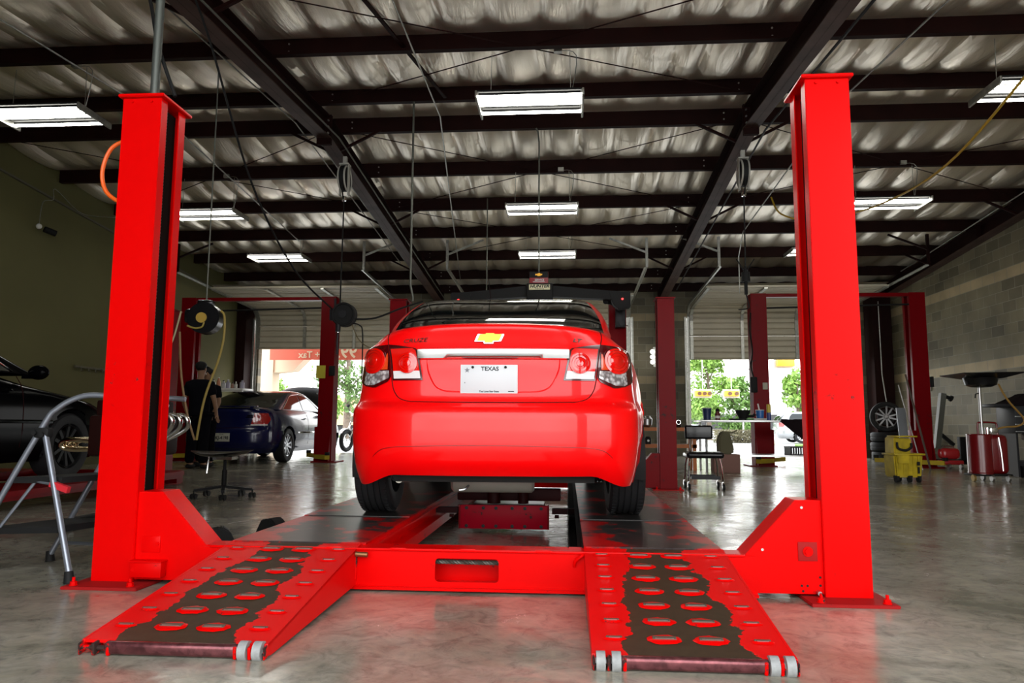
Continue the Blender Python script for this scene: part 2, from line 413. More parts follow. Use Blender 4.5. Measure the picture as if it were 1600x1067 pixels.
struct(b.build('wall_right', M_cmuY))
def endwall(name, y, openings, m, DH=DH):
    b = MB(); x = XL - .15; top = zb(y) + .25
    for a, c in openings:
        b.box(((x + a) / 2, y, top / 2), (a - x, .2, top)); b.box(((a + c) / 2, y, (top + DH) / 2), (c - a, .2, top - DH)); x = c
    b.box(((x + XR + .2) / 2, y, top / 2), (XR + .2 - x, .2, top)); struct(b.build(name, m, smooth=0))
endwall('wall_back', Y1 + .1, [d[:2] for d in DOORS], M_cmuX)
FO = [(-3.0, 2.1), (2.75, 7.6)]
endwall('wall_front', Y0 - .1, FO, mat('front_wall_block', (.3, .29, .25), .8), DH=4.05)
for x in (XL + .13, XR - .42):   # corner columns
    b = MB(); b.box((x, 18.45, 2.15), (.25, .02, 4.3)); b.box((x, 18.95, 2.15), (.25, .02, 4.3)); b.box((x + .0, 18.7, 2.15), (.25, .5, 4.3)); struct(b.build('wall_column', M_iron, loc=(x, 18.7, 0)))
# sectional doors, rolled part-way up
def door_path(s, z0):
    # s measured up from the bottom edge -> (y, z, ny, nz); the tracks lie along it
    zc, R = 3.4, .40; y0 = 18.9; v = zc - z0; arc = R * PI / 2
    if s < v: return (y0, z0 + s, -1, 0)
    if s < v + arc:
        a = (s - v) / R; return (y0 - R + R * math.cos(a), zc + R * math.sin(a), -math.cos(a), -math.sin(a))
    d = s - v - arc; return (y0 - R - d, zc + R + d * .042, 0, -1)
def door(k, xa, xb, z0):
    D = bpy.data.objects.new(f'door_{k}', None); C.objects.link(D); D['kind'] = 'structure'; D.location = ((xa + xb) / 2, 18.9, z0)
    H = 4.1 if k == 2 else 3.6
    for q in range(6):
        b = MB(); s0, s1 = H * q / 6 + .004, H * (q + 1) / 6 - .004
        def fn(u, v):
            s = s0 + (s1 - s0) * v; y, z, ny, nz = door_path(s, z0); t = (v * 4) % 1
            off = (.030 if t > .30 else (-.028 if .04 < t < .22 else .0)) + (.012 if v < .02 or v > .98 else 0)
            return (xa + .03 + (xb - xa - .06) * u, y + ny * off, z + nz * off)
        def fb(u, v):
            s = s0 + (s1 - s0) * v; y, z, ny, nz = door_path(s, z0)
            return (xa + .03 + (xb - xa - .06) * u, y - ny * .045, z - nz * .045)
        b.grid(fn, 2, 97); b.grid(fb, 2, 5); b.build('panel', M_doorpan, D, world=True, smooth=25)
    for xx in [xa + .08] + [xa + (xb - xa) * q / 3 for q in (1, 2)] + [xb - .08]:
        for q in range(6):
            b = MB(); P = []
            for v in (0.02, .34, .66, .98):
                y, z, ny, nz = door_path(H * (q + v) / 6, z0); P.append(V((xx, y + ny * .055, z + nz * .062)))
            for a, c in zip(P, P[1:]): b.bar(a, c, .03, .075, up=(1, 0, 0))
            b.build('stile', M_galv, D, world=True)
    for sx, xx in ((1, xa - .02), (-1, xb + .02)):
        b = MB(); P = []
        for q in range(60):
            s = -z0 + .02 + (z0 + 3.4 - z0 + .63 + 3.65) * q / 59
            y, z, ny, nz = door_path(s, z0); P.append(V((xx, y, z)))
        for a, c in zip(P, P[1:]):
            b.bar(a, c, .06, .012, up=(1, 0, 0)); d = (c - a).normalized(); nn = V((0, -d.z, d.y))
            b.bar(a + V((sx * .03, 0, 0)) - nn * 0, c + V((sx * .03, 0, 0)), .05, .004, up=nn)
        b.build('track', M_galv, D, world=True)
        e = P[-1]; b = MB(); t = V((e.x, e.y, zb(e.y) + .02)); b.bar(e, t, .05, .05, up=(0, 1, 0))
        sd = 1 if abs(xx) < 4 and xx * sx > 0 else 1
        dr = -1 if xx > 0 else 1
        if k == 2: dr = 1 if xx < 0 else -1
        b.bar(t + V((.75 * dr, 0, 0)), (e + t) / 2, .035, .035, up=(0, 1, 0)); b.build('track_hanger', M_iron if abs(xx) > 6 else M_galv, D, world=True)
        b = MB(); b.box((xx - sx * .05, 18.93, 1.78), (.05, .1, 3.5)); b.build('jamb_angle', M_galv, D, world=True)
for k, (xa, xb, z0) in enumerate(DOORS): door(k + 1, xa, xb, z0)
b = MB()
for p in ((-.9, 7.7),):
    pass
# daylight portals in the door openings (they only guide the sky light)
def portal(x, y, z, w, h, flip):
    ld = bpy.data.lights.new('daylight_opening', 'AREA'); ld.shape = 'RECTANGLE'; ld.size = w; ld.size_y = h
    ld.cycles.is_portal = True
    o = bpy.data.objects.new('daylight_opening', ld); C.objects.link(o); o.location = (x, y, z); o.rotation_euler = (PI / 2 if flip else -PI / 2, 0, 0)
for a, c in FO: portal((a + c) / 2, Y0 - .25, 4.05 / 2, c - a, 4.05, True)
for a, c, z in DOORS: portal((a + c) / 2, Y1 + .25, z / 2, c - a, z, False)
# ------------------------------------------------------------------ red four-post lift in the foreground
RED = (.72, .001, .001)
def worn_red(name, c=RED, rough=.28, wear=.5, dark=(.035, .02, .018), coat=0, sc_=14):
    m = bpy.data.materials.new(name); n, l = nt(m); b = n['Principled BSDF']; tc = n.new('ShaderNodeTexCoord')
    t = n.new('ShaderNodeTexNoise'); t.inputs['Scale'].default_value = sc_; t.inputs['Detail'].default_value = 10; t.inputs['Roughness'].default_value = .72; l.new(tc.outputs['Object'], t.inputs['Vector'])
    t2 = n.new('ShaderNodeTexNoise'); t2.inputs['Scale'].default_value = 1.6; t2.inputs['Detail'].default_value = 4; l.new(tc.outputs['Object'], t2.inputs['Vector'])
    ad = n.new('ShaderNodeMath'); ad.operation = 'MULTIPLY'; l.new(t.outputs['Fac'], ad.inputs[0]); l.new(t2.outputs['Fac'], ad.inputs[1])
    r = n.new('ShaderNodeValToRGB'); e = r.color_ramp.elements
    e[0].position = .10 + .06 * wear; e[0].color = (*dark, 1); e[1].position = .12 + .06 * wear; e[1].color = (*[x * .92 for x in c], 1)
    k = e.new(.45); k.color = (*c, 1)
    l.new(ad.outputs[0], r.inputs['Fac']); l.new(r.outputs['Color'], b.inputs['Base Color'])
    b.inputs['Roughness'].default_value = rough; b.inputs['Coat Weight'].default_value = coat; b.inputs['Coat Roughness'].default_value = .12; b.inputs['Specular IOR Level'].default_value = .08
    bp = n.new('ShaderNodeBump'); bp.inputs['Strength'].default_value = .12; bp.inputs['Distance'].default_value = .01
    l.new(t2.outputs['Fac'], bp.inputs['Height']); l.new(bp.outputs['Normal'], b.inputs['Normal'])
    return m
M_red = worn_red('lift_red_enamel')
M_redold = worn_red('lift_red_scuffed', rough=.36, wear=1.4)
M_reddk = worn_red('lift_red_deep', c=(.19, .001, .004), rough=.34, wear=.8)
M_redbase = worn_red('lift_red_dusty', c=(.34, .012, .012), rough=.55, wear=1.0)
M_slot = mat('slot_dark', (.09, .08, .055), .5)
def ramp_mat():
    m = bpy.data.materials.new('ramp_worn'); n, l = nt(m); b = n['Principled BSDF']; tc = n.new('ShaderNodeTexCoord')
    sp = n.new('ShaderNodeSeparateXYZ'); l.new(tc.outputs['Object'], sp.inputs[0])
    ns = n.new('ShaderNodeTexNoise'); ns.inputs['Scale'].default_value = 4.5; ns.inputs['Detail'].default_value = 12; ns.inputs['Roughness'].default_value = .62; l.new(tc.outputs['Object'], ns.inputs['Vector'])
    def M(op, a, c=None, v=None):
        q = n.new('ShaderNodeMath'); q.operation = op
        l.new(a, q.inputs[0])
        if c is not None: l.new(c, q.inputs[1])
        if v is not None: q.inputs[1].default_value = v
        return q.outputs[0]
    ax = M('ABSOLUTE', sp.outputs['X']); nz = M('MULTIPLY', M('SUBTRACT', ns.outputs['Fac'], v=.5), v=.26)
    e = M('ADD', ax, nz)
    # the bare strip narrows near the hinge
    w = n.new('ShaderNodeMapRange'); w.inputs[1].default_value = -1.05; w.inputs[2].default_value = -.08; w.inputs[3].default_value = .20; w.inputs[4].default_value = .12; l.new(sp.outputs['Y'], w.inputs[0])
    lt = M('LESS_THAN', e, w.outputs[0])
    g = n.new('ShaderNodeTexNoise'); g.inputs['Scale'].default_value = 30; g.inputs['Detail'].default_value = 6; l.new(tc.outputs['Object'], g.inputs['Vector'])
    rp = n.new('ShaderNodeValToRGB'); rp.color_ramp.elements[0].color = (.026, .016, .008, 1); rp.color_ramp.elements[1].color = (.062, .040, .022, 1); l.new(g.outputs['Fac'], rp.inputs['Fac'])
    mx = n.new('ShaderNodeMix'); mx.data_type = 'RGBA'; l.new(lt, mx.inputs['Factor']); mx.inputs['A'].default_value = (*RED, 1); l.new(rp.outputs['Color'], mx.inputs['B']); l.new(mx.outputs['Result'], b.inputs['Base Color'])
    rr = n.new('ShaderNodeMapRange'); rr.inputs[3].default_value = .45; rr.inputs[4].default_value = .48; b.inputs['Specular IOR Level'].default_value = .25; l.new(lt, rr.inputs[0]); l.new(rr.outputs[0], b.inputs['Roughness'])
    bp = n.new('ShaderNodeBump'); bp.inputs['Strength'].default_value = .35; bp.inputs['Distance'].default_value = .002; bp.invert = True; l.new(lt, bp.inputs['Height']); l.new(bp.outputs['Normal'], b.inputs['Normal'])
    return m
M_ramp = ramp_mat()
def deck_mat(o=0):
    m = bpy.data.materials.new('runway_deck'); n, l = nt(m); b = n['Principled BSDF']; tc = n.new('ShaderNodeTexCoord')
    ns = n.new('ShaderNodeTexNoise'); ns.inputs['Scale'].default_value = 3.2; ns.inputs['Detail'].default_value = 12; ns.inputs['Roughness'].default_value = .65; l.new(tc.outputs['Object'], ns.inputs['Vector'])
    sp = n.new('ShaderNodeSeparateXYZ'); l.new(tc.outputs['Object'], sp.inputs[0])
    a = n.new('ShaderNodeMath'); a.operation = 'ABSOLUTE'; l.new(sp.outputs['X'], a.inputs[0])
    q = n.new('ShaderNodeMath'); q.operation = 'MULTIPLY_ADD'; q.inputs[1].default_value = .55; l.new(a.outputs[0], q.inputs[0]); l.new(ns.outputs['Fac'], q.inputs[2])
    r = n.new('ShaderNodeValToRGB'); e = r.color_ramp.elements
    e[0].position = .56 - o; e[0].color = (.020, .018, .017, 1); e[1].position = .64 - o; e[1].color = (.045, .032, .03, 1)
    for p, c in ((.655, (.28, .004, .004)), (.72, (.45, .004, .004))): k = e.new(p - o); k.color = (*c, 1)
    l.new(q.outputs[0], r.inputs['Fac']); l.new(r.outputs['Color'], b.inputs['Base Color']); b.inputs['Roughness'].default_value = .33; b.inputs['Specular IOR Level'].default_value = .38
    bp = n.new('ShaderNodeBump'); bp.inputs['Strength'].default_value = .15; bp.inputs['Distance'].default_value = .004; l.new(ns.outputs['Fac'], bp.inputs['Height']); l.new(bp.outputs['Normal'], b.inputs['Normal'])
    return m
M_deck = deck_mat(); M_deck2 = deck_mat(.055)
def rope(b, p0, p1, r=.006, pitch=.05):
    p0, p1 = V(p0), V(p1); L = (p1 - p0).length; x, y, d = frame(p1 - p0); n = int(L / pitch * 6)
    for s in (0, 1, 2):
        b.tube([p0 + d * L * i / n + (x * math.cos(i * PI / 3 + s * 2.094) + y * math.sin(i * PI / 3 + s * 2.094)) * r for i in range(n + 1)], r * .85, seg=5)
def lift_post(L, x, y, sx, sy, H=2.38, m=None, brk=True, rad=.17):
    """C-section post: back web at x, open towards sx; sy is the side away from the middle of the lift"""
    m = m or M_red
    P = bpy.data.objects.new('post', None); C.objects.link(P); P.parent = L; P.location = V((x, y, 0)) - L.location
    # profile in plan (local): web, two flanges, two lips
    W, D, t = .20, .235, .007; r = .016
    def rc(pts): return pts
    prof = [(-.002 * sx, 0), (sx * W, 0), (sx * W, D * .26), (sx * (W - t), D * .26), (sx * (W - t), t), (sx * t, t), (sx * t, D - t), (sx * (W - t), D - t), (sx * (W - t), D * .72), (sx * W, D * .72), (sx * W, D), (-.002 * sx, D)]
    b = MB(); b.prism([(p[0], p[1], .012) for p in prof], (0, 0, H - .012), bev=.0028)
    o = b.build('channel', m, P, smooth=50)
    b = MB(); b.prism([(-sx * .018, -.02, H), (sx * (W + .02), -.02, H), (sx * (W + .02), D + .03, H), (-sx * .018, D + .03, H)], (0, 0, .016), bev=.003)
    for px, py in ((.05, .03), (.15, .03)): b.cyl((sx * px, -.0005, H - .02), (sx * px, -.008, H - .02), .007, seg=8)
    b.build('cap_plate', m, P)
    b = MB()
    xa, xb = (-.06, W + .10)
    ya, yb = -.13, D + .13
    b.prism([(sx * xa, ya, 0), (sx * xb, ya, 0), (sx * xb, yb, 0), (sx * xa, yb, 0)], (0, 0, .014), bev=.003); b.build('base_plate', M_redbase, P)
    for px, py in ((xa + .04, ya + .035), (xb - .05, ya + .035), (xa + .04, yb - .035), (xb - .05, yb - .035)):
        b = MB(); b.cyl((sx * px, py, .014), (sx * px, py, .018), .018, seg=16); b.cyl((sx * px, py, .018), (sx * px, py, .032), .0145, seg=6); b.cyl((sx * px, py, .03), (sx * px, py, .05), .007, seg=10); b.build('anchor_bolt', M_redold, P)
    b = MB(); b.box((sx * .03, D * .5, H / 2), (.012, .07, H - .06)); b.build('lock_ladder', M_blackpl, P)
    b = MB(); b.box((sx * (W - .05), D * .5, H / 2), (.006, D - .03, H - .03)); b.build('shade_panel', mat('matte_black', (.010, .007, .006), .7, spec=.1), P)  # black panel added to imitate the shade inside the channel
    b = MB(); rope(b, (sx * (W - .030), D * .40, .08), (sx * (W - .030), D * .40, H - .02)); b.build('lifting_cable', mat('rope_dark', (.10, .095, .08), .5, metal=.6), P)
    return P
LC = -.45
lift = thing('four_post_lift', 'bright red four-post car lift with dark worn ramps, carrying the red sedan', 'car lift', (LC, 3.4, 0))
for x, sx in ((-2.23, 1), (1.32, -1)):
    lift_post(lift, x, 3.4, sx, -1)
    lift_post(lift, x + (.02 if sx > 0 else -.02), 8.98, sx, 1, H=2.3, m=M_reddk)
def boxed_beam(y, front=True):
    x0, x1 = LC - 1.26, LC + 1.28
    b = MB(); z0, z1 = .022, .182
    hx0, hx1, hz0, hz1 = LC - .15, LC + .14, .045, .148
    if front:
        # front web with the rounded inspection slot
        xs = [(x0, hx0), (hx1, x1)]
        for a, c in xs: b.box(((a + c) / 2, y + .004, (z0 + z1) / 2), (c - a, .008, z1 - z0))
        b.box((LC - .005, y + .004, (z0 + hz0) / 2), (hx1 - hx0, .008, hz0 - z0)); b.box((LC - .005, y + .004, (z1 + hz1) / 2), (hx1 - hx0, .008, z1 - hz1))
        r = .018
        for cx, sx in ((hx0, 1), (hx1, -1)):
            for cz, sz in ((hz0, 1), (hz1, -1)):
                pts = [(cx, y, cz)] + [(cx + sx * (r - r * math.cos(a)), y, cz + sz * (r - r * math.sin(a))) for a in [PI / 2 * k / 6 for k in range(6, -1, -1)]]
                b.prism(pts, (0, .008, 0))
    else: b.box(((x0 + x1) / 2, y + .004, (z0 + z1) / 2), (x1 - x0, .008, z1 - z0))
    b.box(((x0 + x1) / 2, y + .14, (z0 + z1) / 2), (x1 - x0, .008, z1 - z0))
    b.box(((x0 + x1) / 2, y + .07, z0), (x1 - x0, .15, .008)); b.box(((x0 + x1) / 2, y + .085, z1), (x1 - x0, .12, .008))
    b.box(((x0 + x1) / 2, y - .012, z0 - .006), (x1 - x0, .03, .012)); b.box(((x0 + x1) / 2, y + .0, z1 + .002), (x1 - x0 - .1, .02, .012), bev=.004)
    o = b.build('cross_beam', M_red, lift, world=True)
    if front:
        for q in (-.62, -.32, .0, .34):
            b = MB(); b.box((LC + q, y - .004, z1 + .004), (.07, .014, .014), bev=.002); b.build('weld_tab', M_red, o, world=True)
        b = MB(); rope(b, (hx0 - .2, y + .04, .128), (hx1 + .2, y + .04, .124), r=.0065); b.build('cable_run', mat('rope_dark', (.10, .095, .08), .5, metal=.6), o, world=True)
        b = MB(); b.cyl((LC - .51, y - .03, .165), (LC - .455, y - .03, .163), .012, seg=12); b.build('hinge_pin', mat('brass_worn', (.25, .12, .05), .4, metal=.8), o, world=True)
        b = MB(); b.box((LC - .52, y - .008, .10), (.022, .016, .10), bev=.003); b.build('stop_bar', M_redold, o, world=True)
        b = MB(); b.tube([(LC + .48, y - .005, .125), (LC + .485, y - .02, .15), (LC + .51, y - .022, .172), (LC + .53, y - .01, .18)], .008, seg=8, k=4); b.build('hook', M_red, o, world=True)
    return o
boxed_beam(3.4); boxed_beam(8.98 + .04, False)
for y, fr in ((3.422, True), (9.0, False)):
    for x0, sx in ((-2.04, 1), (1.135, -1)):
        Z = .424
        b = MB(); pts = [(x0, 0, .022), (x0 + sx * .36, 0, .022), (x0 + sx * .355, 0, .178), (x0 + sx * .125, 0, Z), (x0, 0, Z)]
        for yy in (y - .004, y + .145): b.prism([(p[0], yy, p[2]) for p in pts], (0, .008, 0), bev=.002)
        for a, c in ((pts[2], pts[3]), (pts[3], pts[4])):
            b.prism([(a[0], y, a[2] - .003), (c[0], y, c[2] - .003), (c[0], y + .15, c[2] - .003), (a[0], y + .15, a[2] - .003)], (0, 0, .006))
        b.prism([(x0 + sx * .36, y, .022), (x0 + sx * .36, y + .15, .022), (x0 + sx * .355, y + .15, .178), (x0 + sx * .355, y, .178)], (sx * -.006, 0, 0))
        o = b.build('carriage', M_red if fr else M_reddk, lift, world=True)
        if not fr: continue
        if sx > 0:
            b = MB(); b.box((x0 + .085, y - .007, .185), (.09, .006, .075), bev=.002); b.cyl((x0 + .118, y - .01, .188), (x0 + .118, y - .016, .188), .009, seg=12); b.build('cover_plate', M_red, o, world=True)
            b = MB(); b.box((x0 + .09, y - .03, .075), (.15, .05, .07), bev=.004); b.box((x0 + .09, y - .032, .113), (.16, .06, .006)); b.cyl((x0 + .03, y - .055, .075), (x0 + .03, y - .0565, .075), .008, seg=12); b.build('cable_bracket', M_redold, o, world=True)
        else:
            b = MB(); b.box((1.055, y - .0065, .205), (.082, .005, .082), bev=.001); b.build('pin_plate', M_redbase, o, world=True)
            b = MB(); b.cyl((1.055, y - .008, .205), (1.055, y - .013, .205), .022, seg=24); b.cyl((1.055, y - .013, .205), (1.055, y - .02, .205), .014, seg=16); b.build('pivot_pin', M_red, o, world=True)
            for px, pz in ((1.025, .058), (1.05, .058), (1.105, .06), (1.105, .095), (1.03, .035)):
                b = MB(); b.cyl((px, y - .005, pz), (px, y - .0065, pz), .005, seg=10); b.build('bolt_hole', M_black, o, world=True)
            b = MB(); b.cyl((1.095, y - .005, .03), (1.095, y - .025, .03), .011, .009, seg=12); b.build('grease_nipple', M_steel, o, world=True)
            for px, pz in ((1.035, .395), (.86, .21)):
                b = MB(); b.cyl((px, y - .004, pz), (px, y - .009, pz), .006, seg=10); b.build('screw', M_steel, o, world=True)
# runways
RWL, RWR = (-1.60, -.95), (.075, .70); RT = .20
for a, c in (RWL, RWR):
    R_ = bpy.data.objects.new('runway', None); C.objects.link(R_); R_.parent = lift; R_.location = V(((a + c) / 2, 3.5, RT)) - lift.location
    w = c - a
    for ya, yb, dz, mm in ((0, .97, -.004, M_deck2), (.975, 5.35, 0, M_deck)):
        b = MB(); b.box((0, (ya + yb) / 2, -.006 + dz), (w, yb - ya, .012)); b.build('deck_plate', mm, R_)
    b = MB()
    for s in (-1, 1):
        b.box((s * (w / 2 - .006), 2.67, -.07), (.012, 5.35, .12)); b.box((s * (w / 2 - .03), 2.67, -.128), (.06, 5.35, .01))
    o_r = b.build('side_rail', M_red, R_); b = MB()
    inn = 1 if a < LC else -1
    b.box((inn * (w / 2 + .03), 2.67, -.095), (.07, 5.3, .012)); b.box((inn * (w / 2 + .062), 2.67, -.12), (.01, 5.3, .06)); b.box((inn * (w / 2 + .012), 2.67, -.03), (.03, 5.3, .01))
    b.build('inner_ledge', M_red if a < LC else mat('matte_black', (.010, .007, .006), .7, spec=.1), R_)  # left ledge red, right ledge matte black
    if a > LC: b = MB(); b.box((-w / 2 - .072, 2.67, -.085), (.004, 5.3, .15)); b.box((-w / 2 - .004, 2.67, -.06), (.006, 5.3, .11)); b.build('black_facing', mat('matte_black', (.010, .007, .006), .7, spec=.1), R_)  # matte black sheets covering the inner side of the right runway
# approach ramps
def make_ramp():
    w = .625; L = 1.06; zt = .195; ang = math.atan2(.15, L)
    R_ = bpy.data.objects.new('ramp', None); C.objects.link(R_); R_.parent = lift
    S = math.hypot(L, .15)
    # local frame: x across, y along the slope (0 at the hinge, -S at the toe), z up from the plate
    b = MB(); b.box((0, -S / 2, -.006), (w, S, .010))
    for s in (-1, 1):
        pts = [(s * w / 2, 0.02, 0), (s * w / 2, -S, 0), (s * w / 2, -S - .02, -.03), (s * w / 2, -S + .02, -.045), (s * w / 2, .0, -.17 + .0)]
        b.prism([(p[0], p[1], p[2]) for p in pts], (-s * .009, 0, 0))
    b.build('ramp_plate', M_ramp, R_, smooth=30)
    # dimples: raised ovals with a slot
    rows = 7
    for i in range(rows):
        yy = -.10 - i * (S - .20) / (rows - 1) * .985
        for k, xx in enumerate((-.225, -.075, .075, .225)):
            inner = k in (1, 2)
            b = MB(); x0 = xx + (.0 if inner else (-.012 if xx < 0 else .012))
            b.mi = 0; n = 20; a_, c_ = (.058, .037) if inner else (.040, .017)
            j = random.Random(i * 9 + k)
            ring = []
            for (sc2, zz) in ((1.0, .0006), (.86, .0026), (.6, .0042)):
                ring.append([b.bm.verts.new((x0 + math.cos(2 * PI * q / n) * a_ * sc2 * (1 + (j.uniform(-.06, .06) if zz < .001 else 0)), yy + math.sin(2 * PI * q / n) * c_ * sc2 * (1 + (j.uniform(-.12, .12) if zz < .001 else 0)), zz)) for q in range(n)])
            for A, B_ in zip(ring, ring[1:]):
                for q in range(n): b._f([A[q], A[(q + 1) % n], B_[(q + 1) % n], B_[q]])
            b._f(ring[-1])
            b.mi = 1; b.box((x0, yy + .004, .0048), (.076 if inner else .052, .022 if inner else .010, .003), bev=.001)
            b.mi = 2; b.box((x0, yy - .004, .0060), (.060 if inner else .036, .0025 if inner else .002, .003))
            b.build('traction_dimple', [M_red, M_slot, M_steel], R_, smooth=40)
    b = MB(); b.box((0, -S - .012, -.02), (w - .17, .03, .042), bev=.012, seg=3); b.build('toe_bar', mat('toe_steel', (.16, .05, .055), .26, metal=.7, var=.5, vscale=30), R_)
    b = MB()
    for s in (-1, 1):
        for xx in (w / 2 - .004, w / 2 - .052, w / 2 - .1): b.box((s * xx, -S - .004, -.022), (.007 if xx > w / 2 - .02 else .012, .05, .04), bev=.004)
    b.cyl((-w / 2 + .002, -S - .012, -.022), (w / 2 - .002, -S - .012, -.022), .008, seg=10)
    b.build('toe_bracket', M_redold, R_)
    return R_, w, S, ang
R0, RW_, RS_, RANG = make_ramp()
M_roll = mat('roller_nylon', (.27, .275, .27), .5, var=.15, vscale=60)
def rollers(R_, which):
    for xx in which:
        b = MB(); b.cyl((xx - .014, -RS_ - .008, -.0205), (xx + .014, -RS_ - .008, -.0205), .031, seg=28); b.cyl((xx - .017, -RS_ - .008, -.0205), (xx + .017, -RS_ - .008, -.0205), .012, seg=12)
        b.build('roller', M_roll, R_)
R1 = R0.copy(); C.objects.link(R1)
for ch in list(R0.children):
    c = ch.copy(); C.objects.link(c); c.parent = R1
for R_, (a, c) in ((R0, RWL), (R1, RWR)):
    R_.location = V(((a + c) / 2, 3.46, RT - .004)) - lift.location; R_.rotation_euler = (RANG, 0, 0)
rollers(R0, (.286, .238)); rollers(R1, (-.286, -.238, .238, .286))
# rolling bridge jack between the runways
J = thing('bridge_jack', 'dark red rolling bridge jack with bolted front plate, between the runways under the car', 'jack', (LC, 5.3, .02))
b = MB(); b.box((0, 0, .085), (.62, .012, .165), bev=.002); b.build('front_plate', worn_red('jack_crimson', c=(.42, .003, .018), rough=.4, wear=.9), J)
b = MB(); b.box((-.315, .02, .085), (.012, .06, .165)); b.box((.315, .02, .085), (.012, .06, .165)); b.box((0, .35, .08), (.55, .5, .12), bev=.01); b.build('housing', M_reddk, J)
for px in (-.265, -.145, -.055, .06, .15, .265):
    for pz in (.022, .147):
        b = MB(); b.cyl((px, -.006, pz), (px, -.012, pz), .012, seg=16); b.cyl((px, -.012, pz), (px, -.018, pz), .007, seg=6); b.build('bolt', M_blackpl, J)
for s in (-1, 1):
    b = MB(); b.box((s * .42, .1, .12), (.16, .05, .04)); b.cyl((s * .36, .02, .09), (s * .39, .02, .09), .012, seg=10); b.build('slide_arm', mat('near_black_red', (.03, .001, .0015), .6, spec=.2), J)  # arms and table in a nearly black red, far darker than the front plate
b = MB(); b.box((0, .5, .2), (.8, .12, .09), bev=.01); b.cyl((-.1, .3, .15), (-.1, .3, .27), .05, seg=16); b.cyl((.12, .3, .15), (.12, .3, .25), .04, seg=16); b.build('lift_table', mat('near_black_red', (.03, .001, .0015), .6, spec=.2), J)
# ------------------------------------------------------------------ cars
class Body:
    """car body as stacked plan loops; local frame: x across, y forward from the rear bumper, z up from the ground"""
    def __init__(s, yr, w, yf, n=2.9, dr=.62, df=.75, nf=2.4, ws=None, fl=.85):
        s.yr, s.w, s.yf, s.n, s.dr, s.df, s.nf, s.ws, s.fl = yr, w, yf, n, dr, df, nf, ws or w, fl
    def rear(s, x, z):
        """y of the rear surface at lateral x"""
        w = smooth_tab(s.w, z); u = min(abs(x) / w, .9999)
        return smooth_tab(s.yr, z) + s.dr * (1 - (1 - u ** s.n) ** (1 / s.n))
    def pt(s, t, z):
        """t 0..1 : rear centre -> side -> front centre, on the +x side"""
        w = smooth_tab(s.w, z); yr = smooth_tab(s.yr, z); yf = smooth_tab(s.yf, z)
        if t < .3:
            a = t / .3 * PI / 2; e = 2 / s.n
            return (w * math.sin(a) ** e, yr + s.dr * (1 - math.cos(a) ** e) if a < PI / 2 - 1e-6 else yr + s.dr)
        if t <= .8:
            q = (t - .3) / .5; y = yr + s.dr + (yf - s.df - yr - s.dr) * q
            k = min((y - yr - s.dr) / s.fl, 1); k = k * (2 - k)
            return (w + (smooth_tab(s.ws, z) - w) * k, y)
        a = (t - .8) / .2 * PI / 2; e = 2 / s.nf; w = smooth_tab(s.ws, z)
        return (w * max(math.cos(a), 0) ** e, yf - s.df + s.df * math.sin(a) ** e)
def ease_ts(n1, n2, n3):
    return [.3 * k / n1 for k in range(n1)] + [.3 + .5 * k / n2 for k in range(n2)] + [.8 + .2 * k / n3 for k in range(n3 + 1)]
def loft(body, zs, ts, mi=0, arches=(), capz=True, b=None):
    b = b or MB(); rings = []
    for z in zs:
        half = [body.pt(t, z) for t in ts]
        loop = [(x, y) for x, y in half] + [(-x, y) for x, y in half[::-1]][1:-1]
        rings.append([b.bm.verts.new((x, y, z)) for x, y in loop])
    n = len(rings[0])
    for A, B_ in zip(rings, rings[1:]):
        for j in range(n): b._f([A[j], A[(j + 1) % n], B_[(j + 1) % n], B_[j]])
    if capz: b._f(rings[-1])
    for (ay, az, R) in arches:
        for v in b.bm.verts:
            if abs(v.co.x) < .5: continue
            dy, dz = v.co.y - ay, v.co.z - az; d = math.hypot(dy, dz)
            if abs(d - R) < .030 and d > 1e-3: v.co.y = ay + dy / d * R; v.co.z = az + dz / d * R
        kill = []
        for f in b.bm.faces:
            c = f.calc_center_median()
            if abs(c.x) > .55 and math.hypot(c.y - ay, c.z - az) < R - .004: kill.append(f)
        bmesh.ops.delete(b.bm, geom=kill, context='FACES')
    return b
def rear_patch(b, body, rows, N=14, off=.004, sx=1, thick=.0):
    """rows: (z, x_in, x_out); lays a skin over the rear surface"""
    G = []
    for z, x0, x1 in rows:
        r = []
        for k in range(N):
            x = x0 + (x1 - x0) * k / (N - 1); e = .004
            y = body.rear(x, z); dx = (body.rear(x + e, z) - y) / e if abs(x) + e < smooth_tab(body.w, z) else 1.5
            n = V((dx * 1, -1, 0)).normalized()
            if x < 0: n = V((dx, -1, 0)).normalized()
            p = V((x, y, z)) + n * off
            r.append(b.bm.verts.new((p.x * sx, p.y, p.z)))
        G.append(r)
    for A, B_ in zip(G, G[1:]):
        for k in range(N - 1): b._f([A[k], A[k + 1], B_[k + 1], B_[k]])
    return G
def strip_on(b, body, pts, r=.0035, off=-.0005, sx=1, k=5, seg=6):
    """a thin groove/bead following points (x,z) on the rear surface"""
    P = catmull([(p[0], 0, p[1]) for p in pts], k)
    b.tube([(p.x * sx, body.rear(p.x, p.z) - off, p.z) for p in P], r, seg=seg)
M_tire = None
